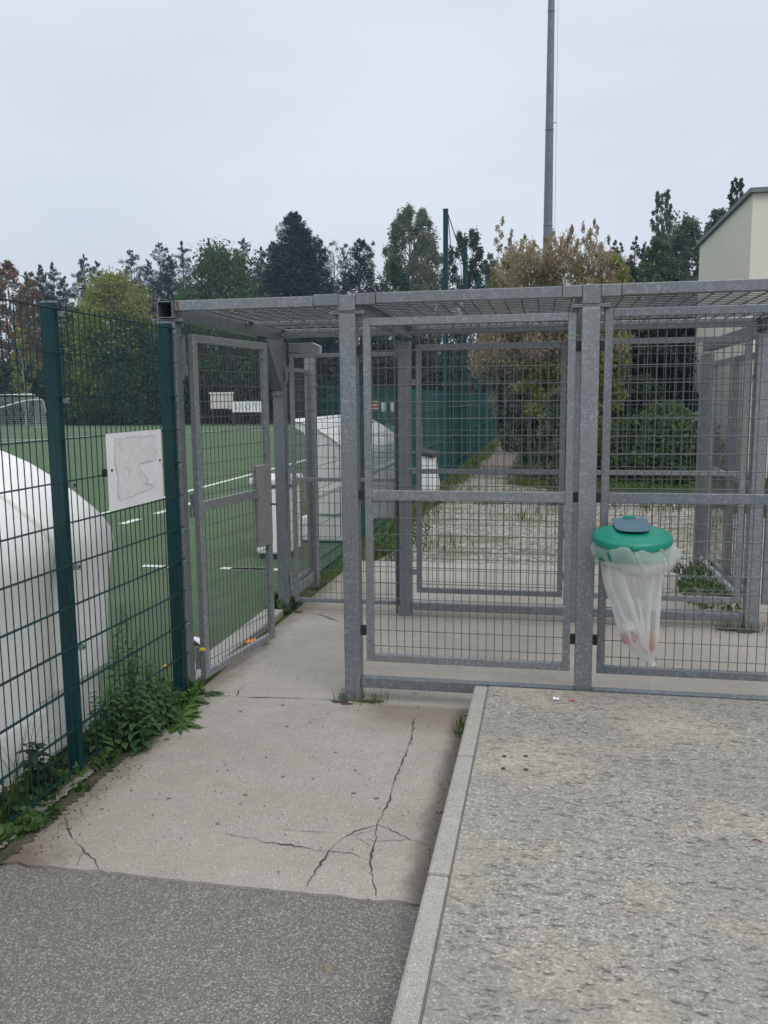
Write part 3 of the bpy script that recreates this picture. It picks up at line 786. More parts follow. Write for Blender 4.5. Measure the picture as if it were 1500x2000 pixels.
for i, p in enumerate(GQ):
    w = R_.uniform(.0, .007)
    dx, dy = p[0] - cg[0], p[1] - cg[1]; dl = math.hypot(dx, dy)
    V += [spt((p[0] - dx / dl * .002, p[1] - dy / dl * .002), .0024), spt((p[0] + dx / dl * w, p[1] + dy / dl * w), .0024)]
for i in range(k): F.append((2 * i, 2 * i + 1, (2 * i + 3) % (2 * k), (2 * i + 2) % (2 * k)))
obj('glue_edge', MB().add(V, F), GLUEL, sg)
obj('glue_patch', MB().poly([spt(p, .0012) for p in GQ]), GLUE, sg)
for uv in ((.055, .47), (.945, .44)): c = spt(uv, .001); obj('screw', MB().tube([c, (c[0] + .004, c[1], c[2])], .007, 8, True), RUBBER, sg)
obj('back_clamp', MB().box(SX - .025, SX - .0045, y0 - .02, y0 + .012, 1.49, 1.53), RUBBER, sg)

for pl in ([(.56, .445), (.70, .425), (.87, .43)], [(.54, .50), (.62, .59), (.70, .70), (.64, .76)], [(.2, .12), (.22, .2), (.19, .24)], [(.60, .74), (.68, .735), (.78, .80)], [(.3, .45), (.38, .5), (.33, .56)], [(.86, .2), (.9, .27), (.89, .36)]):
    cs = MB()
    for a_, b_ in zip(pl, pl[1:]):
        d_ = Vector((b_[0] - a_[0], b_[1] - a_[1])); d_.normalize(); w_ = .0042
        cs.poly([spt((a_[0] - d_.y * w_, a_[1] + d_.x * w_), .0032), spt((b_[0] - d_.y * w_ * .4, b_[1] + d_.x * w_ * .4), .0032), spt((b_[0] + d_.y * w_ * .4, b_[1] - d_.x * w_ * .4), .0032), spt((a_[0] + d_.y * w_, a_[1] - d_.x * w_), .0032)])
    obj('glue_crease', cs, GLUEL, sg)

# ================================================================== BAG HOLDER
bn = thing('bag_holder', (.47, 4.76, .4), 'green lidded ring holder with a milky waste bag hanging on the cage mesh', 'bin')
cx, cy, cz = .470, 4.755, 1.112
lid = obj('lid', MB().lathe((cx, cy, cz), [(.0001, .026), (.08, .025), (.15, .021), (.188, .013), (.204, .006), (.211, -.002), (.2135, -.008), (.2145, -.034), (.208, -.036), (.206, -.02), (.0001, -.012)], 64), LID, bn, 0, True)
es = lid.modifiers.new('split', 'EDGE_SPLIT'); es.split_angle = math.radians(38)
lid.data.transform(Matrix.Translation(Vector((cx - .47, cy - 4.76, cz - .4))) @ Matrix.Translation((0, 0, .010)) @ Matrix.Rotation(math.radians(7), 4, 'X') @ Matrix.Translation(-Vector((cx - .47, cy - 4.76, cz - .4))))
fl = MB(); out = [(-.098, .19), (.098, .19), (.094, .05), (.091, -.01), (.083, -.045), (.066, -.072), (.04, -.088), (0, -.094), (-.04, -.088), (-.066, -.072), (-.083, -.045), (-.091, -.01), (-.094, .05)]
def fz(y): return .042 + .03 * max(0, (y + .02)) / .2
V = [(cx + a, cy + b, cz + fz(b) - .004) for a, b in out] + [(cx + a, cy + b, cz + fz(b) + .004) for a, b in out]; kk = len(out)
fl.add(V, [tuple(range(kk))[::-1], tuple(range(kk, 2 * kk))] + [(i, (i + 1) % kk, (i + 1) % kk + kk, i + kk) for i in range(kk)])
obj('flap', fl, FLAP, lid, .003)
obj('hinge_knob', MB().tube([(cx - .035, cy + .19, cz + .078), (cx + .035, cy + .19, cz + .078)], .014, 10, True), LID, lid)
obj('lip', MB().box(cx - .02, cx + .02, cy - .218, cy - .2, cz - .04, cz - .022), LID, lid, .004)
ring = MB().lathe((cx, cy, cz - .075), [(.192, .045), (.198, .045), (.198, -.045), (.184, -.045), (.184, .045)], 48)
obj('ring', ring, LID, bn, 0, True)
obj('bracket', MB().box(cx - .09, cx + .09, cy + .19, YP - .004, cz - .06, cz - .02).box(cx - .05, cx + .05, cy + .2, YP + .002, cz - .02, cz + .05), LID, bn, .004)
def bag():
    R = random.Random(9); nA = 140; m = MB(); V = []; F = []
    rows = [(1.088, .197, .47, 1., 0), (1.066, .211, .475, 1., .3), (1.03, .222, .485, 1, .8), (.995, .224, .492, 1, 1.), (.968, .213, .49, 1, 1.), (.955, .196, .485, 1, .6),
            (.965, .19, .48, .97, .3), (.94, .184, .478, .95, .3), (.90, .178, .478, .93, .5), (.85, .171, .48, .9, .7), (.79, .16, .49, .86, .9), (.72, .146, .503, .82, 1.1), (.645, .132, .515, .8, 1.2),
            (.58, .122, .522, .78, 1.2), (.535, .114, .527, .75, 1.2), (.50, .10, .538, .72, 1.3), (.47, .08, .552, .66, 1.5), (.445, .058, .566, .6, 1.6), (.42, .036, .58, .5, 1.6), (.402, .016, .592, .4, 1.)]
    ph = [R.uniform(0, 6.28) for _ in range(6)]
    for i, (z, hw, xc, dp, am) in enumerate(rows):
        cuff = i < 6; tw = (1.09 - z) * .5
        for j in range(nA):
            t = 2 * PI * j / nA
            if cuff:
                a = t + .10 * math.sin(9 * t + ph[0] + z * 14); fo = .03 * math.sin(4 * t + ph[4] + z * 20) + .03 * math.sin(11 * t + ph[5] - z * 40) + .016 * math.sin(23 * t + z * 60)
            else:
                k = min(1, (1.0 - z) * 2.4)
                a = t + tw * .25 + k * (.34 * math.sin(4 * t + ph[0]) + .13 * math.sin(9 * t + ph[1] + z * 2))
                fo = k * (.10 * math.cos(4 * t + ph[0] + .5) + .05 * math.cos(9 * t + ph[2])) + .012 * math.sin(17 * t + z * 22) - .05 * k
                fo += .05 * max(0, .6 - z) / .2 * math.sin(6 * t + z * 40)
            r = hw * (1 + fo * (1.2 if cuff else 1)) * (1 if cuff else .95)
            zz = z + (.016 * math.sin(2 * t + 1.0) + .007 * math.sin(7 * t + 2)) * (1 if 2 <= i <= 6 else .25)
            if z < .6: zz += .010 * math.sin(5 * t + i)
            V.append((xc + r * math.cos(a), cy + r * dp * math.sin(a), zz))
    for i in range(len(rows) - 1):
        for j in range(nA): F.append((i * nA + j, i * nA + (j + 1) % nA, (i + 1) * nA + (j + 1) % nA, (i + 1) * nA + j))
    F.append(tuple(range((len(rows) - 1) * nA, len(rows) * nA)))
    m.add(V, F)
    def prof(z):
        for i in range(len(rows) - 1):
            if rows[i][0] >= z >= rows[i + 1][0]:
                t = (rows[i][0] - z) / (rows[i][0] - rows[i + 1][0]); return [rows[i][k] + (rows[i + 1][k] - rows[i][k]) * t for k in range(4)]
        return rows[-1][:4]
    # doubled film of long pleats down to the gathered bottom; outer pair models edge highlights
    for (ua, ub, z0, z1, w0, w1, dp_, k) in ((-.52, .18, .935, .47, .058, .022, .012, 0), (.50, .22, .925, .46, .034, .020, .014, 1), (-.86, -.50, .93, .52, .03, .02, .008, 2), (.86, .72, .93, .52, .03, .018, .008, 3), (.05, .2, .80, .45, .012, .02, .010, 4)):
        for layer in (0, 1):
            V = []; F = []; n_ = 16
            for i in range(n_ + 1):
                t = i / n_; z = z0 + (z1 - z0) * t; _, hw, xc, dq = prof(z)
                uu = ua + (ub - ua) * t ** 1.15; wv = (w0 + (w1 - w0) * t) * (1 + .15 * math.sin(9 * t + k))
                for e, dd in ((-.5, 0), (-.25, 1), (.2, .8), (.5, 0)):
                    x = uu * hw * .92 + e * wv; q = max(0, 1 - (x / hw) ** 2) ** .5
                    V.append((xc + x, cy - hw * dq * .94 * q - .002 - layer * .004 - dp_ * dd * (.5 + .5 * math.sin(PI * min(1, t + .2))), z))
            for i in range(n_):
                for j in range(3): F.append((i * 4 + j, i * 4 + j + 1, i * 4 + j + 5, i * 4 + j + 4))
            m.add(V, F)
    return m
obj('bag', bag(), BAG, bn, 0, True)
knot = MB().tube([(.60, cy - .01, .41), (.606, cy - .012, .395), (.60, cy - .01, .385)], [.012, .016, .006], 8, True)
obj('bag_knot', knot, BAG, bn, 0, True)
obj('drawstring', MB().tube([(.592, cy, .40), (.585, cy - .01, .3), (.578, cy - .02, .165)], .0007, 5), GREYW, bn)
def crumple(name, c, r, m, label, seed, sq=(1, 1, 1)):
    R = random.Random(seed); mb = MB(); V = []; F = []; nu, nv = 12, 8
    for i in range(nv + 1):
        for j in range(nu):
            a = 2 * PI * j / nu; b = PI * i / nv; q = r * R.uniform(.5, 1.2)
            V.append((c[0] + q * sq[0] * math.sin(b) * math.cos(a), c[1] + q * sq[1] * math.sin(b) * math.sin(a), c[2] + q * sq[2] * math.cos(b)))
    for i in range(nv):
        for j in range(nu): F.append((i * nu + j, i * nu + (j + 1) % nu, (i + 1) * nu + (j + 1) % nu, (i + 1) * nu + j))
    o = obj(name, mb.add(V, F), m); recentre(o, (c[0], c[1], c[2] - r)); return tag(o, label, 'litter', 'waste lying in the milky bag')
crumple('crumpled_wrapper', (.475, cy - .02, .548), .042, PINKW, 'pink crumpled wrapper in the left fold at the bottom of the milky bag', 1, (1.25, .8, .8))
crumple('crumpled_wrapper', (.580, cy - .025, .535), .05, PINKW, 'reddish pink crumpled wrapper on the right at the bottom of the milky bag', 2, (.8, .8, 1.15))
crumple('crumpled_wrapper', (.592, cy - .01, .645), .04, GREYW, 'grey crumpled wrapper standing above the reddish one in the milky bag', 3, (.55, .6, 1.3))
crumple('crumpled_tissue', (.47, cy - .03, .615), .04, PAPER, 'white crumpled tissue above the pink wrapper in the milky bag', 4, (1.1, .9, .6))

# ================================================================== TEAM SHELTERS
def shelter(name, xb, ya, yb_, label, seam=None, group='white team shelters beside the pitch'):
    t = thing(name, (xb, ya, 0), label, 'shelter', group)
    pr = [(.013, .39), (.0, .75), (-.02, .93), (-.045, 1.03), (-.06, 1.12), (-.045, 1.17), (-.01, 1.225), (.04, 1.276), (.178, 1.377), (.317, 1.464), (.44, 1.534), (.60, 1.598), (.70, 1.615), (.74, 1.60)]
    inn = [(.70, 1.53), (.58, 1.46), (.48, 1.3), (.41, 1.1), (.40, .8), (.44, .58)]
    m = MB(); K = len(pr); ys = [ya + .06 * 0]
    segs = [(ya, seam - .012), (seam + .012, yb_)] if seam else [(ya, yb_)]
    for a, b in segs:
        V = []; F = []
        Ys = [a, a + .025, a + .06] + [a + .06 + (b - a - .12) * i / 6 for i in range(1, 6)] + [b - .06, b - .025, b]
        for yi, y in enumerate(Ys):
            e = .03 if y in (a, b) else (.008 if yi in (1, len(Ys) - 2) else 0)
            V += [(xb - s - (e if s < .1 else 0), y, z - (e if z > 1.2 else 0)) for s, z in pr]
        for i in range(len(Ys) - 1):
            for j in range(K - 1): F.append((i * K + j, i * K + j + 1, (i + 1) * K + j + 1, (i + 1) * K + j))
        m.add(V, F)
    sh = obj('shell', m, DUG, t, 0, True)
    so = sh.modifiers.new('thickness', 'SOLIDIFY'); so.thickness = .02; so.offset = 0
    es = sh.modifiers.new('split', 'EDGE_SPLIT'); es.split_angle = math.radians(50)
    for y in (ya + .02, yb_ - .03):
        e = MB().prism([(xb - s - .012, z - .008) for s, z in pr + inn] + [(xb - .45, .39)], y, y + .012, 'y')
        obj('end_wall', e, DUG, t)
    if seam: obj('rib', MB().prism([(xb - s + .004, z + .004) for s, z in pr] + [(xb - s - .05, z - .05) for s, z in pr[::-1]], seam - .011, seam + .011, 'y'), PLAST, t)
    b = MB().box(xb - .66, xb - .02, ya + .05, (seam or yb_) - .03, .02, .35)
    if seam: b.box(xb - .6, xb - .05, seam + .02, yb_ - .04, .02, .388)
    obj('base_skirt', b, DUG, t, .03)
    obj('bench', MB().box(xb - .5, xb - .2, ya + .1, yb_ - .1, .4, .45), PLAST, t, .01)
    return t
shelter('team_shelter', -2.46, .9, 4.375, 'large white rounded shelter close behind the left green fence', seam=3.79)
shelter('team_shelter', -2.50, 10.55, 14.2, 'white rounded shelter beyond the cage, seen through the closed back gate', None)
bx_ = thing('equipment_box', (-3.35, 9.6, 0), 'white equipment box with a flat lid standing on the turf beside the cage post', 'box')
obj('body', MB().box(-3.36, -2.96, 9.4, 9.95, .06, .84), DUG, bx_, .03)
obj('lid', MB().box(-3.41, -2.92, 9.36, 9.98, .88, .97), PLAST, bx_, .025)
obj('foot', MB().box(-3.32, -3.0, 9.42, 9.9, 0.002, .058), DARKP, bx_)
sbn = thing('storage_bin', (-2.1, 15.3, 0), 'white tapered bin with a dark sloping lid standing against the path fence', 'bin')
o1 = [(-2.235, .0), (-1.96, .0), (-1.93, .3), (-2.0, .80), (-2.235, .86)]
obj('body', MB().prism(o1, 15.05, 15.55, 'y'), DUG, sbn, .02)
obj('lid', MB().prism([(-2.24, .87), (-1.985, .81), (-1.95, .83), (-2.0, .89), (-2.24, .95)], 15.0, 15.6, 'y'), DARKP, sbn, .01)

# ================================================================== LONG FENCE, POLES, MAST
lf = thing('path_fence', (-2.3, 8.2, 0), 'long green folded wire fence running along the gravel path', 'fence')
def folded(y0, y1, x=-2.27, zt=2.02):
    w = MB(); folds = (.28, .92, 1.62)
    prof = [(0, .05)]
    for f in folds: prof += [(0, f - .05), (.035, f), (0, f + .05)]
    prof += [(0, zt)]
    y = y0 + .02
    st = .05
    while y < y1:
        w.tube([(x + a, y, z) for a, z in prof], .0026 if y < 14 else .004, 4)
        y += st if y < 24 else .07
    for z in [.06] + [f + e for f in folds for e in (-.05, .05)] + [.6, 1.2, 1.4, 1.85, 2.0]:
        w.tube([(x, y0, z), (x, y1, z)], .003, 4)
    return w
yy = 8.14
while yy < 45:
    e = yy + 2.5
    obj('mesh_panel', folded(yy, e - .06), GREENF, lf)
    obj('post', MB().box(-2.34, -2.285, e - .055, e - .005, 0, 2.08), GREEN, lf, .003)
    yy = e
for i, (px, ty, lab) in enumerate(((873, 410, 'tall green net pole rising just above the cage roof, nearest of the row'), (910, 487, 'second tall green net pole in the row along the path fence'), (937, 540, 'farthest tall green net pole in the row along the path fence'))):
    Y = (20.2, 24.9, 30.0)[i]; x = -2.37; zt = onY(px, ty, Y).z
    t = thing('net_pole', (x, Y, 0), lab, 'pole', 'tall green poles along the path fence')
    obj('shaft', MB().box(x - .055, x + .055, Y - .05, Y + .05, 0, zt), GREEN, t, .006)
    obj('cap', MB().box(x - .06, x + .06, Y - .055, Y + .055, zt + .001, zt + .02), GREEN, t)
    obj('stay_wire', MB().tube([(x + .056, Y, zt - .1), (x + .3, Y + 3, zt - 1.2)], .012, 5).tube([(x + .056, Y, zt - .15), (x + .12, Y + .1, zt - .9)], .01, 5), GREENW, t)
MX, MY = onY(1069, 520, 24.5).x, 24.5
mt = thing('light_mast', (MX, MY, 0), 'tall tapering grey steel mast rising out of the dry brown bush', 'mast')
def mr(z): return max(.075, .16 - .0060 * z)
obj('shaft', MB().tube([(MX, MY, z) for z in (0, 3, 6, 9, 12, 15, 18, 20)], [mr(z) for z in (0, 3, 6, 9, 12, 15, 18, 20)], 8, True), MASTM, mt)
for i in range(30):
    hl = MB()
    z = 3 + i * .5; a = (.9 if i % 2 else 0)
    hl.tube([(MX + .02, MY - mr(z) - .012, z), (MX + .02, MY - mr(z) + .03, z)], .012, 6, True)
    obj('rung_socket', hl, DARKP, mt)
    if i in (7, 12, 18): obj('collar', MB().lathe((MX, MY, z), [(mr(z) + .004, 0), (mr(z) + .008, .01), (mr(z) + .008, .05), (mr(z) + .004, .06)], 8), MASTM, mt)
obj('cable', MB().tube([(MX + .2 - .002 * z, MY, z) for z in (0, 5, 10, 15, 19.9)], .0045, 5), MASTM, mt)
obj('bracket', MB().tube([(MX, MY, 9.2), (MX + .18, MY, 9.2)], .012, 5).tube([(MX, MY, 15.2), (MX + .17, MY, 15.2)], .012, 5), MASTM, mt)
obj('floodlight_bar', MB().box(MX - 1.2, MX + 1.2, MY - .05, MY + .05, 20, 20.1), MASTM, mt)

# ================================================================== GOAL, BOARDS
gy = onY(64, 838, 55).y
GX1 = onY(66, 800, 55).x; GX0 = GX1 - 7.32
gt = thing('football_goal', (GX1 - 3.66, 55, 0), 'white football goal with a grey net on the far side of the pitch', 'goal')
fr = MB().tube([(GX1, 55, 0), (GX1, 55, 2.38), (GX0, 55, 2.38), (GX0, 55, 0)], .06, 8)
fr.tube([(GX1, 55, 2.38), (GX1, 56.2, 1.9), (GX1, 56.9, 0)], .03, 6).tube([(GX0, 55, 2.38), (GX0, 56.2, 1.9), (GX0, 56.9, 0)], .03, 6)
obj('frame', fr, WHITEP, gt)
nt_ = MB()
def netgrid(f, nu, nv):
    for i in range(nu + 1): nt_.tube([f(i / nu, j / 6) for j in range(7)], .011, 3)
    for j in range(nv + 1): nt_.tube([f(i / 6, j / nv) for i in range(7)], .011, 3)
def fb(u_, v_):
    x = GX0 + (GX1 - GX0) * u_
    return (x, 55 + 1.2 * min(1, v_ * 3) + .7 * max(0, v_ - .33) / .67, 2.38 - .48 * min(1, v_ * 3) - 1.9 * max(0, v_ - .33) / .67 + (0 if v_ else 0))
netgrid(fb, 36, 18)
netgrid(lambda a, b: (GX1, 55 + 1.9 * a, b * (2.38 - .48 * min(1, a * 1.6))), 10, 10)
obj('net', nt_, NETM, gt)
obj('net_rope', MB().tube([(GX0 + (GX1 - GX0) * i / 12, 56.1, 2.0 - .75 * math.sin(PI * min(1, (i / 12) * .8 + .25)) ** 2 * (1 if 0 < i < 12 else .3)) for i in range(13)], .05, 5), WHITEP, gt)
def board(px0, px1, py0, py1, Y, m, label, name='board_sign', text=None, tcol=BLETT, legs=True):
    a, b = onY(px0, (py0 + py1) / 2, Y), onY(px1, (py0 + py1) / 2, Y); z1, z0 = onY((px0 + px1) / 2, py0, Y).z, onY((px0 + px1) / 2, py1, Y).z
    t = thing(name, ((a.x + b.x) / 2, Y, 0), label, 'board', 'boards on the far side of the pitch')
    obj('face', MB().box(a.x, b.x, Y, Y + .05, z0, z1), m, t)
    for xx in (a.x + .06, b.x - .14): obj('support', MB().box(xx, xx + .08, Y + .06, Y + .12, 0, z1 - .05), DARKP, t)
    if name == 'scoreboard': obj('top_strip', MB().box(a.x - .05, b.x + .05, Y - .08, Y + .08, z1 + .002, z1 + .1), WHITEP, t)
    if text:
        cu = bpy.data.curves.new('lettering', 'FONT'); cu.body = text; cu.size = (z1 - z0) * .8; cu.align_x = 'CENTER'; cu.align_y = 'CENTER'; cu.extrude = .004
        cu.materials.append(tcol)
        tmp = bpy.data.objects.new('tmp', cu); COL.objects.link(tmp)
        me = bpy.data.meshes.new_from_object(tmp, depsgraph=bpy.context.evaluated_depsgraph_get()); bpy.data.objects.remove(tmp)
        me.materials.clear(); o = link_mesh('lettering', me, tcol, t)
        o.location = (0, -.012, (z0 + z1) / 2); o.rotation_euler = (PI / 2, 0, 0)
    return t
board(411, 455, 769, 798, 58, BOARDB, 'off white raised board with a pale top strip beyond the turf', 'scoreboard')
board(453, 511, 784, 805, 57.5, WHITEP, 'low white banner with faint grey letters beyond the turf', 'banner', 'S S I O T T')
board(698, 708, 785, 803, 57, RED, 'narrow red board at the pitch end, seen beside the thick cage post', 'board_sign')
board(722, 742, 785, 803, 57, RED, 'red board with white stripes at the pitch end', 'board_sign')
for (a, b, s) in ((745, 753, 'white narrow board right of the striped red board at the pitch end'), (762, 770, 'white narrow board behind the drop rod of the back gate')): board(a, b, 786, 804, 57, WHITEP, s, 'board_sign')
stp = MB(); a, b = onY(722, 794, 56.9), onY(742, 794, 56.9)
for z in (.18, .42, .66): stp.box(a.x + .06, b.x - .06, 56.96, 56.99, a.z - .35 + z, a.z - .29 + z)
obj('white_stripes', stp, WHITEP, [o for o in COL.objects if o.get('label') == 'red board with white stripes at the pitch end'][0])

# ================================================================== BUILDING
BX0, BY0, BY1, BH = 4.4, 20.65, 27.35, 6.28
bd = thing('flat_roofed_building', (BX0, BY0, 0), 'cream rendered building with a thin grey roof edge behind the cage', 'building')
obj('wall', MB().box(BX0, BX0 + 12, BY0, BY1, -.1, BH), WALLM, bd)
obj('roof', MB().box(BX0 - .06, BX0 + 12.1, BY0 - .08, BY1 + .08, BH + .001, BH + .08), ROOFM, bd, .01)
obj('roof_flashing', MB().box(BX0 - .085, BX0 - .061, BY0 - .1, BY1 + .1, BH - .0, BH + .1).box(BX0 - .06, BX0 + 12.1, BY0 - .105, BY0 - .081, BH - .0, BH + .1), ROOFM, bd)

# ================================================================== TREES
def at(px, ty, Y): p = onY(px, ty, Y); return p.x, p.z
SC = 1651.0
con = [(82, 518, 46, 84), (104, 512, 44, 90), (126, 540, 52, 82), (160, 498, 56, 86), (187, 510, 50, 88), (250, 488, 78, 84), (284, 508, 50, 92), (310, 475, 74, 86), (336, 500, 56, 80), (358, 472, 62, 90), (408, 467, 56, 88), (440, 480, 48, 92), (478, 466, 62, 86), (506, 484, 54, 84), (55, 530, 44, 92)]
clab = ['slim dark conifer just left of the fence post top', 'tall dark conifer directly behind the fence post top', 'short dark conifer left of the yellow green tree', 'dark conifer with a thin tip above the yellow green tree, left of its pair', 'dark conifer behind the left side of the yellow green tree', 'broad dark conifer right of the yellow green tree top', 'dark conifer between two broader ones, partly hidden', 'tallest dark conifer left of the round green tree', 'bushy dark conifer low behind the left edge of the round green tree', 'dark conifer with a ragged top left of the round green tree', 'dark conifer above the left part of the round green tree', 'thin dark conifer above the middle of the round green tree', 'dark conifer above the right part of the round green tree', 'dark conifer beside the big dark pine', 'dark conifer behind the orange tree at the left edge']
for i, (px, ty, w, Y) in enumerate(con):
    x, z = at(px, ty, Y)
    conifer('conifer', (x, Y, 0), z, w / SC * Y * 1.22, CONIF, clab[i], 400 + i, 'dark conifers beyond the pitch', n=19000, sparse=.15, leaf=.17, wh=6.5, vj=.17)
def bl(px, ty, w, Y, *a, **k):
    x, z = at(px, ty, Y); return broadleaf(a[0], (x, Y, 0), z, w / SC * Y, *a[1:], **k)
x, z = at(580, 420, 72)
conifer('pine_tree', (x, 72, 0), z, 6.2, PINE, 'big dense dark pine with a rounded pointed top', 5, n=70000, leaf=.21, full=.03, dep=6, pw=.55, cap=1.05, wh=24, jit=.32, vj=.26)
x, z = at(612, 470, 74)
conifer('pine_tree', (x + .3, 74, 0), z, 4.4, PINE, 'dark pine pressed against the right side of the big dense pine', 6, n=24000, leaf=.18, dep=5, pw=.65, wh=14, jit=.35, vj=.26)
x, z = at(535, 475, 74)
conifer('pine_tree', (x, 74, 0), z, 4.0, PINE, 'dark pine pressed against the left side of the big dense pine', 61, n=24000, leaf=.18, dep=5, pw=.65, wh=14, jit=.35, vj=.26)
x, z = at(702, 468, 70)
conifer('pine_tree', (x, 70, 0), z, 4.4, PINE, 'shorter dark pine between the pale bare trees, left of the tall pale poplar', 7, n=26000, leaf=.18, dep=4.5, pw=.65, wh=10, jit=.4, vj=.22)
bl(14, 512, 70, 76, 'autumn_tree', ORANGE, 'brown orange autumn tree at the far left edge', 11, per=90, leaf=.2, clumps=40, crown0=.3)
bl(58, 534, 46, 68, 'autumn_tree', ORANGE, 'small orange autumn tree beside the left fence post', 12, per=90, leaf=.18, clumps=30, crown0=.35)
bl(40, 640, 60, 60, 'young_tree', YELGRN, 'thin young tree with a pale trunk and yellowing leaves at the left', 13, per=40, leaf=.14, clumps=26, crown0=.3, bark=PBARK, open_=.8)
bl(222, 545, 205, 63, 'leafy_tree', YELGRN, 'broad yellow green tree behind the left fence', 14, per=190, leaf=.19, clumps=64, crown0=.12, shape='dome')
bl(150, 610, 120, 62, 'leafy_tree', MIDGRN, 'low dark green tree filling the gap under the yellow green crown on its left', 141, per=150, leaf=.2, clumps=40, crown0=.05)
bl(255, 640, 150, 61.5, 'leafy_tree', DKGRN, 'low dark tree standing in front of the yellow green crown', 142, per=150, leaf=.2, clumps=44, crown0=.03)
bl(432, 497, 240, 68, 'leafy_tree', MIDGRN, 'round dark green tree with a few orange tips behind the entrance cage', 15, per=190, leaf=.2, clumps=66, crown0=.1, shape='dome')
bl(350, 620, 130, 64, 'leafy_tree', DKGRN, 'low dark tree under the left part of the round green tree', 151, per=150, leaf=.2, clumps=40, crown0=.03)
bl(652, 470, 60, 84, 'bare_tree', PALEGR, 'thin pale half bare tree between the two dark pines', 16, per=26, leaf=.13, clumps=40, crown0=.3, open_=.8, bark=PBARK)
bl(672, 474, 40, 88, 'bare_tree', PALEGR, 'pale feathery tree top just left of the shorter dark pine', 17, per=40, leaf=.14, clumps=30, crown0=.3, open_=.7, bark=PBARK)
bl(725, 468, 50, 86, 'bare_tree', PALEGR, 'pale feathery tree top just right of the shorter dark pine', 18, per=46, leaf=.14, clumps=30, crown0=.3, open_=.7, bark=PBARK)
bl(806, 412, 128, 70, 'poplar_tree', PALEGR, 'tall pale green poplar with its branches showing through', 19, per=170, leaf=.2, clumps=76, crown0=.2, shape='column', open_=.5, bark=PBARK)
bl(842, 470, 60, 74, 'poplar_tree', PALEGR, 'pale yellowish tree against the right side of the tall poplar', 20, per=70, leaf=.15, clumps=40, crown0=.2, open_=.4)
bl(775, 500, 60, 66, 'leafy_tree', DKGRN, 'dark green tree at the foot of the tall pale poplar', 201, per=120, leaf=.2, clumps=34, crown0=.1)
bl(912, 456, 100, 62, 'leafy_tree', DKGRN, 'dark green tree behind the nearest green net pole', 21, per=150, leaf=.18, clumps=50, crown0=.1, shape='column')
bl(958, 500, 60, 60, 'leafy_tree', GREYGR, 'small grey green tree left of the dry brown bush', 22, per=80, leaf=.16, clumps=36, crown0=.1)
x, z = at(992, 470, 74)
conifer('conifer', (x, 74, 0), z, 2.6, CONIF, 'dark conifer behind the left edge of the dry brown bush', 23, 'dark conifers beyond the pitch', n=12000, leaf=.16)
for i, (px, ty, w, s) in enumerate(((1196, 468, 36, 'slim dark conifer just right of the dry brown bush'), (1214, 474, 34, 'dark conifer between two taller ones right of the brown bush'), (1238, 462, 46, 'tallest of the dark conifers right of the brown bush'), (1258, 474, 34, 'dark conifer at the foot of the tall feathery poplar'))):
    x, z = at(px, ty, 66)
    conifer('conifer', (x, 66, 0), z, w / SC * 66, CONIF, s, 30 + i, 'dark conifers right of the brown bush', n=12000, leaf=.15, dep=3.)
bl(1294, 376, 52, 70, 'poplar_tree', GREYGR, 'tall narrow poplar right of the light mast', 40, per=110, leaf=.16, clumps=64, crown0=.22, shape='column', open_=.5)
bl(1322, 410, 22, 74, 'poplar_tree', PALEGR, 'thin bare poplar next to the tall narrow poplar', 41, per=26, leaf=.12, clumps=40, crown0=.3, shape='column', open_=.8)
bl(1340, 412, 22, 76, 'poplar_tree', PALEGR, 'thin bare poplar nearer the building, right of its twin', 411, per=26, leaf=.12, clumps=40, crown0=.3, shape='column', open_=.8)
bl(1440, 350, 40, 66, 'poplar_tree', DKGRN, 'dark poplar showing above the sloping roof edge', 42, per=140, leaf=.16, clumps=60, crown0=.2, shape='column')
bl(1405, 410, 80, 64, 'leafy_tree', GREYGR, 'grey green tree behind the sloping roof edge', 43, per=120, leaf=.18, clumps=56, crown0=.1)
bl(1345, 430, 100, 60, 'leafy_tree', GREYGR, 'leafy tree between the feathery poplar and the building', 44, per=150, leaf=.18, clumps=60, crown0=.08)
bl(1290, 470, 90, 58, 'leafy_tree', MIDGRN, 'green tree below the tall feathery poplar', 45, per=150, leaf=.18, clumps=50, crown0=.08)
bl(1225, 520, 110, 50, 'leafy_tree', DKGRN, 'low dark tree below the conifers right of the brown bush', 46, per=150, leaf=.17, clumps=50, crown0=.06)

# dark mass of shrubs under the far trees
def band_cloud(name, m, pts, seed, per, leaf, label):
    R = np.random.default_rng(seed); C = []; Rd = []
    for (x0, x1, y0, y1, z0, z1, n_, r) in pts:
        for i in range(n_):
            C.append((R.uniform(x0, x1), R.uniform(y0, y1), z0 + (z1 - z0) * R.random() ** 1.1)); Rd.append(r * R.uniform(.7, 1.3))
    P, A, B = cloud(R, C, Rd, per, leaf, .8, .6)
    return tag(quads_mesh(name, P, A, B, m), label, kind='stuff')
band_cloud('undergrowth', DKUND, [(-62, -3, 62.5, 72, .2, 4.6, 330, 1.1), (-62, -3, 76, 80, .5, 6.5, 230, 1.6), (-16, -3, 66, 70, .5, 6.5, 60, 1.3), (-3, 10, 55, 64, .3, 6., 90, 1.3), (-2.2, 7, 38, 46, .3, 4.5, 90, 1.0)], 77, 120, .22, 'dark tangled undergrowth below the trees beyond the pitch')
band_cloud('woodland_edge', DKUND, [(.9, 9, 26.5, 31, .0, 5.0, 150, .8), (.5, 3.6, 24.6, 27, .2, 3.6, 60, .6), (3.6, 12, 31.5, 36, .0, 5.6, 90, .9)], 78, 190, .11, 'dark wood edge right of the gravel path')

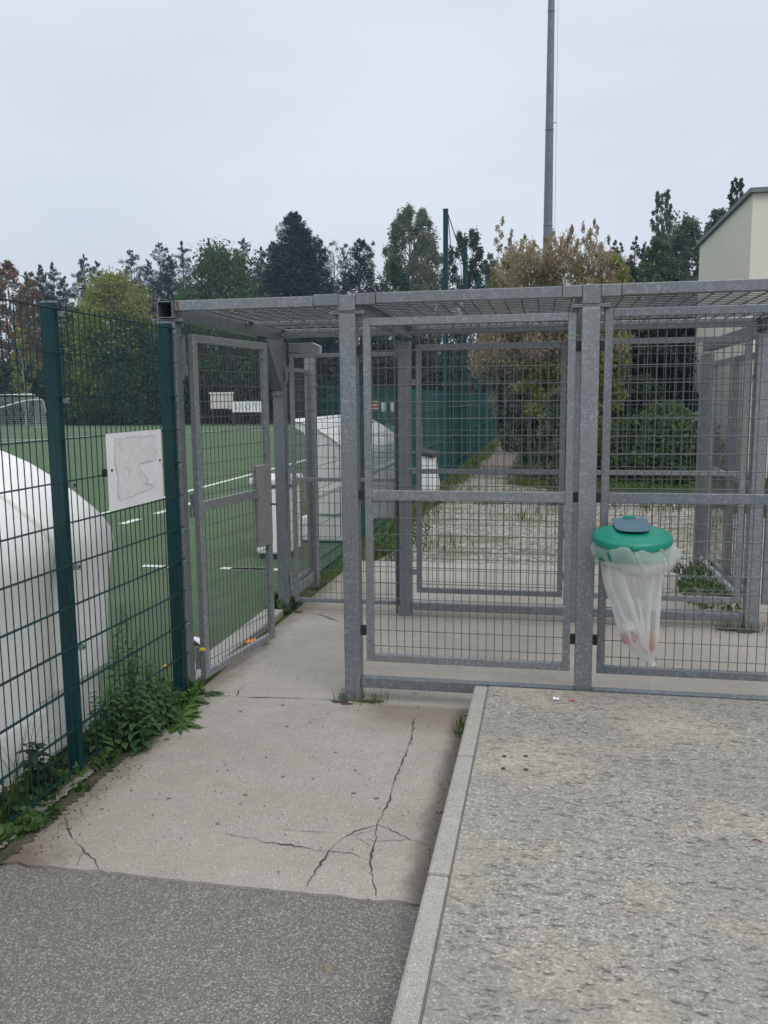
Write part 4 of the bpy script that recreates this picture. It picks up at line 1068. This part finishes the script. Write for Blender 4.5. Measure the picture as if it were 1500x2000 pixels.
# dry brown bush with hanging dead leaves
def brown_bush():
    R = np.random.default_rng(51); Y = 19.5
    t = thing('dry_bush', (.4, Y, 0), 'tall bush of dry brown hanging leaves over the path', 'bush')
    tr = MB(); C = []; Rd = []; C2 = []; R2 = []
    tops = [(980, 430), (1003, 452), (1020, 462), (1040, 448), (1058, 470), (1085, 440), (1110, 432), (1128, 440), (1142, 428), (1160, 437), (1178, 470), (1190, 500), (968, 520), (1070, 455), (1150, 455), (1100, 460), (1125, 470), (1030, 485), (1010, 500), (1172, 480)]
    for i, (px, ty) in enumerate(tops):
        dy = R.uniform(-1.1, 1.1); q = onY(px + R.normal() * 5, ty + R.uniform(-8, 14), Y + dy); b = (q.x * .55 + .15 + R.normal() * .15, Y + dy * .4, 0)
        pts = limb(tr, b, (q.x, q.y, q.z), .035, .004, R, .08, 7)
        for j in range(5): C2.append((q.x + R.normal() * .07, q.y + R.normal() * .05, q.z - .05 - j * .15)); R2.append((.035 + .012 * j, .04, .1))
        for p in pts[3:-1]:
            C2.append(tuple(np.array(p) + R.normal(size=3) * .08)); R2.append((.12, .12, .2)); C2.append(tuple(np.array(p) + R.normal(size=3) * .15)); R2.append((.08, .08, .22))
    for i in range(215):
        u = R.random(); z = 2.35 + 2.65 * u; hw = 1.5 * math.sin(PI * (.18 + .62 * u)) ** .7
        C.append((.22 + R.uniform(-hw, hw), Y + R.uniform(-1, 1.2), z)); Rd.append(R.uniform(.22, .42))
    for i in range(62):
        z = R.uniform(2.5, 3.9); C.append((R.uniform(-1.65 + (2.6 - z) * .55 * (z < 2.6), .3), Y + R.uniform(-.6, .9), z)); Rd.append(.28)
    obj('trunk', tr, BARK, t, fix=False)
    P, A, B = cloud(R, C, Rd, 130, .046, 1.2, .42, droop=.9)
    P2, A2, B2 = cloud(R, C2, R2, 42, .04, 1.2, .42, droop=.9)
    P, A, B = (np.concatenate(z_) for z_ in ((P, P2), (A, A2), (B, B2)))
    quads_mesh('crown', P, A, B, BROWN, t)
    P, A, B = cloud(R, [(R.uniform(-1.2, 1.6), Y + R.uniform(-.8, .8), R.uniform(2., 5.)) for _ in range(26)] + [(1.35 + R.normal() * .2, Y - .7, R.uniform(1.6, 4.2)) for _ in range(40)] + [(R.uniform(.2, 1.3), Y - .9, R.uniform(1.2, 2.9)) for _ in range(50)] + [(R.uniform(-.7, .3), Y - .7, R.uniform(1.4, 2.6)) for _ in range(20)], [.17] * 136, 60, .06, 1, .6, droop=.3)
    quads_mesh('green_leaves', P, A, B, YELGRN, t)
brown_bush()
def shrub(name, base, w, d, h, m, label, seed, n, per, leaf, z0=.1, cat='bush', group=None):
    R = np.random.default_rng(seed); t = thing(name, base, label, cat, group); C = []; tr = MB()
    for i in range(n):
        u = R.random(); f = math.sqrt(max(.05, 1 - u * u)); a = R.random() * 6.283; r = math.sqrt(R.random()) * f
        p = (base[0] + w / 2 * r * math.cos(a), base[1] + d / 2 * r * math.sin(a), base[2] + z0 + (h - z0) * u); C.append(p)
        if i % 3 == 0: limb(tr, (base[0] + R.normal() * w * .06, base[1] + R.normal() * d * .06, base[2]), p, .012, .004, R, .15, 4)
    obj('stems', tr, BARK, t, fix=False)
    P, A, B = cloud(R, C, [w * .11 + .06] * n, per, leaf, .9, .5)
    quads_mesh('foliage', P, A, B, m, t); return t
q = onY(1080, 780, 15)
shrub('leafy_shrub', (q.x + .05, 15, 0), .62, .8, 1.9, GREYGR, 'upright grey green shrub at the right edge of the gravel path', 61, 46, 90, .05, .5)
q = onY(1000, 830, 30)
shrub('leafy_shrub', (q.x + .1, 30, 0), 1.0, 1.5, 2.4, GREYGR, 'small shrub beside the far end of the gravel path', 62, 40, 60, .08, .1)
q = onY(1045, 800, 22)
shrub('leafy_shrub', (q.x, 22.5, 0), 1.2, 1.2, 2.6, DKGRN, 'dark shrub under the dry brown bush', 63, 50, 60, .07, .2)
q = onY(1290, 900, 19)
shrub('bramble_bush', (q.x + .1, 19.2, 0), 2.6, 2.6, 1.5, MIDGRN, 'wide low green bramble bush at the foot of the cream wall', 64, 120, 120, .06, .05)
shrub('bramble_bush', (q.x - .7, 20.6, 0), 2.0, 2.4, 1.1, WEED, 'lower bright green bramble bush left of the wide one', 65, 80, 100, .055, .03)
q = onY(1240, 800, 21)
shrub('bramble_bush', (q.x + .2, 22.2, 0), 2.2, 2.0, 2.2, DKGRN, 'dark bush behind the bright bramble bushes', 66, 90, 110, .065, .05)

# ================================================================== GRASS AND WEEDS
def blades(name, areas, seed, m, label, h=(.06, .16), w=.006):
    R = np.random.default_rng(seed); mb_v = []; F = []; k = 0
    for (x0, x1, y0, y1, n_, zz) in areas:
        for i in range(n_):
            x, y = R.uniform(x0, x1), R.uniform(y0, y1)
            if callable(zz) and not zz(x, y): continue
            hh = R.uniform(*h); a = R.random() * 6.283; l = R.uniform(.1, .8) * hh; dx, dy = math.cos(a), math.sin(a)
            sx, sy = -dy * w * (1 + y / 25), dx * w * (1 + y / 25)
            z0 = -.03
            mb_v += [(x - sx, y - sy, z0), (x + sx, y + sy, z0), (x + dx * l * .35 + sx * .7, y + dy * l * .35 + sy * .7, hh * .6), (x + dx * l * .35 - sx * .7, y + dy * l * .35 - sy * .7, hh * .6), (x + dx * l, y + dy * l, hh)]
            F += [(k, k + 1, k + 2, k + 3), (k + 3, k + 2, k + 4)]; k += 5
    mb = MB(); mb.v = mb_v; mb.f = F
    return stuff(name, mb, m, label)
edgeR = lambda x, y: x > (4.2 - (y - 12.5) / 3.5 * 2.05 if y < 16 else max(-.75, 2.15 - (y - 16) * 1.25)) + rnd.gauss(0, .3)
edgeL = lambda x, y: x < -1.97 + abs(rnd.gauss(0, .16))
blades('grass', [(-.9, 4.5, 12.6, 27, 20000, edgeR), (-2.22, -1.1, 9.5, 34, 7000, edgeL), (-.9, 1.5, 27, 44, 2500, edgeR), (-1.6, 2.6, 10.2, 18, 2600, lambda x, y: math.sin(x * 2.3 + y * 1.1) + math.sin(y * 2.9 - x * 1.7) + rnd.gauss(0, .35) > 1.25)], 3, GRASSL, 'rough grass beside the gravel path', (.05, .15))
blades('grass_fringe', [(-2.5, -2.2, 1.5, 5.0, 900, 0), (-2.35, -2.16, 8.1, 9.6, 260, 0), (-.50, -.42, 4.35, 4.72, 60, lambda x, y: abs(y - 4.6) < .12), (1.35, 1.75, 6.9, 7.2, 120, 0), (1.3, 1.62, 7.6, 8.9, 260, 0), (-1.29, -.95, 4.9, 5.03, 120, lambda x, y: rnd.random() < .6), (.75, 1.3, 4.925, 4.95, 16, 0)], 4, GRASSL, 'thin grass and moss growing along the fence foot and posts', (.02, .1), .0025)
band_cloud('ground_weeds', WEED, [(-2.48, -2.18, 3.0, 5.0, .0, .05, 150, .05), (-2.2, -1.6, 9.6, 11.4, .02, .2, 60, .12), (-2.44, -2.2, 7.0, 7.3, .0, .12, 16, .05), (1.3, 1.75, 7.6, 9.3, .0, .18, 40, .09), (.6, 3.4, 14.5, 19, .0, .1, 120, .18)], 79, 26, .024, 'low green weeds at the foot of the fences')
def nettle(x, y, h, seed, label, m=NETTLE, group='leafy weeds along the green fence', nst=5, lf=.07, spread=.1):
    R = random.Random(seed); t = thing('weed_plant', (x, y, 0), label, 'plant', group); st = MB(); lv = MB()
    for s in range(nst):
        a = R.uniform(0, 6.28); hh = h * R.uniform(.6, 1.05); lean = R.uniform(.05, 1) * spread
        bx0, by0 = x + R.uniform(-.5, .5) * spread, y + R.uniform(-.5, .5) * spread
        P = [Vector((bx0 + math.cos(a) * lean * u_ * u_, by0 + math.sin(a) * lean * u_ * u_, hh * u_)) for u_ in (0, .25, .5, .75, 1)]
        st.tube(P, [.004, .0035, .003, .0025, .001], 5)
        nn_ = max(5, int(hh / .027))
        for i in range(nn_):
            u_ = .12 + .88 * (i + .5) / nn_; k_ = min(3, int(u_ * 4)); p = P[k_].lerp(P[k_ + 1], u_ * 4 - k_)
            for sgn in (0, PI):
                an = sgn + (i % 2) * PI / 2 + R.uniform(-.35, .35) + s
                ln = lf * (1.1 - .62 * u_) * R.uniform(.75, 1.2)
                d_ = Vector((math.cos(an), math.sin(an), R.uniform(-.05, .5)))
                leafblade(lv, p, d_, (0, 0, 1), ln, ln * R.uniform(.45, .6), R.uniform(.1, .4), R.uniform(.15, .6))
    obj('stems', st, m, t); o = obj('leaves', lv, m, t, fix=False, smooth=True)
    return t
W = [(-2.20, 3.98, .44, 'tall nettle close to the post, the leftmost leafy weed', 6), (-2.24, 4.12, .50, 'leafy nettle in the thickest part of the clump', 6), (-2.17, 4.20, .36, 'bushy nettle leaning over the slab', 7), (-2.22, 4.32, .44, 'nettle in the middle of the clump beneath the blank sign', 6), (-2.13, 4.05, .28, 'low nettle at the front of the clump', 6), (-2.15, 4.36, .26, 'low leafy weed behind the front of the clump', 6), (-2.36, 4.28, .80, 'tallest nettle stem standing in front of the white shelter', 3), (-2.34, 4.45, .5, 'loose nettle behind the wire under the sign', 4), (-2.33, 3.9, .4, 'dark nettle behind the left fence post', 5), (-2.22, 4.5, .25, 'low nettle at the far end of the clump', 5)]
for i, (x, y, h, lab, ns) in enumerate(W): nettle(x, y, h, 200 + i, lab, nst=ns, lf=.07)
def rosette(x, y, r0_, seed, label, m=WEED, flowers=(), narrow=.3, nl=16, rise=.35, name='dandelion'):
    R = random.Random(seed); r = r0_ * .82; t = thing(name, (x, y, 0), label, 'plant', 'low rosette weeds beside the slab'); lv = MB()
    for i in range(nl):
        a = i * 2.4 + R.uniform(-.2, .2); ln = r * R.uniform(.6, 1.1)
        leafblade(lv, (x, y, .01), (math.cos(a), math.sin(a), R.uniform(.1, 1) * rise), (0, 0, 1), ln, ln * narrow * R.uniform(.8, 1.2), .35, R.uniform(.3, .6))
    obj('leaves', lv, m, t, fix=False, smooth=True)
    for (dx, dy, h) in flowers:
        f = MB().tube([(x, y, .01), (x + dx * .4, y + dy * .4, h * .6), (x + dx, y + dy, h)], .0022, 5)
        s = obj('stem', f, m, t); p = MB()
        for k in range(3):
            rr = .026 - k * .006
            for i in range(14):
                a = 2 * PI * i / 14 + k * .2; c = Vector((x + dx, y + dy, h + .003 * k))
                leafblade(p, c, (math.cos(a), math.sin(a), .15 + .25 * k), (0, 0, 1), rr, .007, .1, .1, 2)
        obj('flower', p, YEL, s, fix=False)
    return t
rosette(-2.16, 4.78, .17, 1, 'bright green dandelion in front of the end post with one yellow flower high up', flowers=((.07, .03, .33),))
rosette(-2.14, 4.62, .18, 2, 'broad dandelion left of the flowering one', nl=18)
rosette(-2.21, 4.66, .15, 3, 'dandelion under the wire with a lower yellow flower', flowers=((-.06, .0, .26),))
rosette(-2.10, 4.50, .18, 4, 'spreading dandelion at the edge of the slab', nl=18, narrow=.26)
rosette(-2.05, 4.38, .2, 5, 'long leaved dandelion lying out over the slab', narrow=.2)
rosette(-2.09, 4.93, .11, 6, 'dark pointed rosette weed at the foot of the open gate', NETTLE, narrow=.22, nl=20, rise=.2, name='rosette_weed')
for i, (x, y, h, lab) in enumerate(((-2.36, 3.45, .34, 'dock plant with broad leaves behind the wire left of the post'), (-2.36, 3.2, .22, 'small dock plant behind the wire at the left edge'))): nettle(x, y, h, 300 + i, lab, DKGRN, nst=4, lf=.10, spread=.11)
tg = MB(); R_ = random.Random(5)
for i in range(26):
    x, y = -2.33 + R_.uniform(-.04, .04), 3.18 + R_.uniform(-.1, .1); a = R_.uniform(0, 6.28); h = R_.uniform(.2, .5); l = h * R_.uniform(.2, .7)
    tg.tube([(x, y, 0), (x + math.cos(a) * l * .3, y + math.sin(a) * l * .3, h * .6), (x + math.cos(a) * l, y + math.sin(a) * l, h)], [.002, .0016, .0005], 4)
o = obj('grass_tuft', tg, GRASSL); recentre(o, (-2.33, 3.18, 0)); tag(o, 'tuft of long thin grass behind the wire at the left edge', 'plant')

# litter
def scrap(name, c, r, m, label, seed, lift=.01, z=0., asp=1.):
    R = random.Random(seed); V = []; F = []; nx = 6; ny = 5
    for i in range(nx + 1):
        for j in range(ny + 1):
            V.append((c[0] + (i / nx - .5) * 2 * r * R.uniform(.9, 1.1), c[1] + (j / ny - .5) * 2 * r * asp * R.uniform(.9, 1.1), z + .004 + R.random() * lift))
    for i in range(nx):
        for j in range(ny): a = i * (ny + 1) + j; F.append((a, a + ny + 1, a + ny + 2, a + 1))
    o = obj(name, MB().add(V, F), m, smooth=False); recentre(o, (c[0], c[1], z)); so = o.modifiers.new('thickness', 'SOLIDIFY'); so.thickness = .0015
    return tag(o, label, 'litter')
c = gp(488, 1256); scrap('orange_paper', (c.x + .05, c.y, 0), .085, ORNG, 'crumpled orange paper lying behind the open gate', 1, .03, 0, .6)
c = gp(387, 1258); scrap('paper_scrap', (c.x - .02, c.y, 0), .09, PAPER, 'white paper scrap on the turf beside the gate hinge', 2, .05, 0, .5)
c = gp(1086, 1367, .16); scrap('paper_scrap', (c.x, c.y, .16), .017, PAPER, 'tiny white scrap on the pavement by the thick post', 3, .006, .16)
c = gp(1118, 1369, .16); scrap('dry_leaf', (c.x, c.y, .16), .014, PINKW, 'tiny reddish dry leaf on the pavement by the thick post', 4, .006, .16)
c = gp(1478, 1645, .16); o = obj('red_twig', MB().tube([(c.x - .014, c.y + .006, .166), (c.x, c.y, .17), (c.x + .016, c.y - .01, .166)], .0028, 6, True), plain('dark_red', (.2, .02, .03), .5)); recentre(o, (c.x, c.y, .163)); tag(o, 'small dark red twig lying on the pavement at the right', 'litter')

gr = MB(); R_ = random.Random(31)
for i in range(900):
    if i < 420: x, y, z = -.405 - abs(R_.gauss(0, .028)), R_.uniform(2.95, 4.88), .0046
    elif i < 700: x, y, z = -2.15 + abs(R_.gauss(0, .07)), R_.uniform(2.95, 4.9), .0046
    else: x, y, z = R_.uniform(-2.1, -.45), R_.uniform(2.9, 4.9), .0046
    blot(gr, (x, y), R_.uniform(.0018, .006), z, 6, R_.uniform(.4, 1))
stuff('grit', gr, plain('dark_grit', (.09, .075, .06), .95, 0, .5, 60), 'dark grit gathered along the kerb and the edge of the slab')
for i, (px_, py_, lab) in enumerate(((905, 1398, 'curled brown leaf in the gutter by the grass tuft'), (858, 1590, 'brown leaf lying in the gutter halfway along the kerb'), (335, 1445, 'brown leaf at the edge of the weeds on the slab'), (640, 1880, 'small brown leaf lying on the asphalt'))):
    c = gp(px_, py_, 0); lb = MB(); z_ = -.009 if py_ > 1800 else .008
    leafblade(lb, (c.x, c.y, z_), (math.cos(i * 1.7), math.sin(i * 1.7), .15), (0, 0, 1), .05, .026, .5, .4)
    o = obj('dry_leaf', lb, BROWN, fix=False, smooth=True); recentre(o, (c.x, c.y, z_)); tag(o, lab, 'litter', 'dry leaves on the ground')

# ================================================================== LIGHT
w = bpy.data.worlds.new('World'); sc.world = w; w.use_nodes = True
nt = w.node_tree; bg_ = nt.nodes['Background']
sk = N(nt, 'ShaderNodeTexSky'); sk.sky_type = 'NISHITA'; sk.sun_disc = False
EL, AZ = math.radians(52), math.radians(142)
sk.sun_elevation = EL; sk.sun_rotation = AZ; sk.air_density = 1.0; sk.dust_density = 3.0; sk.ozone_density = 1.0
tc = N(nt, 'ShaderNodeTexCoord'); sx_ = N(nt, 'ShaderNodeSeparateXYZ'); L(nt, tc.outputs['Generated'], sx_.inputs[0])
el = ramp(nt, sx_.outputs[2], [(0.0, (5.9, 6.25, 7.05)), (.1, (6.0, 6.45, 7.25)), (.22, (6.2, 6.75, 7.6)), (.45, (6.7, 7.2, 8.0)), (1.0, (12.5, 12.8, 13.2))])
cn = N(nt, 'ShaderNodeTexNoise'); cn.inputs['Scale'].default_value = 1.7; cn.inputs['Detail'].default_value = 5
mp = N(nt, 'ShaderNodeMapping'); mp.inputs['Scale'].default_value = (1, 1, 2.6); L(nt, tc.outputs['Generated'], mp.inputs[0]); L(nt, mp.outputs[0], cn.inputs['Vector'])
cl = mix(nt, 1., el, ramp(nt, cn.outputs['Fac'], [(.3, (.87, .885, .915)), (.7, (1.08, 1.075, 1.05))]), 'MULTIPLY')
L(nt, mix(nt, .93, sk.outputs[0], cl), bg_.inputs['Color']); bg_.inputs['Strength'].default_value = .1
sl = bpy.data.lights.new('sun', 'SUN'); sl.energy = 1.0; sl.angle = math.radians(35); sl.color = (1, .97, .93)
so_ = bpy.data.objects.new('sun', sl); COL.objects.link(so_)
dirv = Vector((math.sin(AZ) * math.cos(EL), math.cos(AZ) * math.cos(EL), math.sin(EL)))
so_.rotation_euler = dirv.to_track_quat('Z', 'Y').to_euler(); so_.location = (0, 0, 40)
sc.view_settings.view_transform = 'Standard'; sc.view_settings.look = 'None'; sc.view_settings.gamma = 1; sc.view_settings.exposure = .22
sc.render.engine = 'CYCLES'
sc.cycles.use_denoising = True
sc.cycles.max_bounces = 6; sc.cycles.transparent_max_bounces = 16

hz = MB().box(-175, 175, -35, 226, -1.1, 22)
hm_ = bpy.data.materials.new('morning_haze'); hm_.use_nodes = True; nt = hm_.node_tree
nt.nodes.remove(nt.nodes['Principled BSDF'])
pv = N(nt, 'ShaderNodeVolumePrincipled'); pv.inputs['Color'].default_value = (.62, .81, 1, 1); pv.inputs['Density'].default_value = .0008
L(nt, pv.outputs[0], nt.nodes['Material Output'].inputs['Volume'])
ho = tag(obj('haze', hz, hm_), 'thin bluish morning haze filling the air', kind='stuff'); ho.display_type = 'WIRE'
sc.cycles.volume_bounces = 0
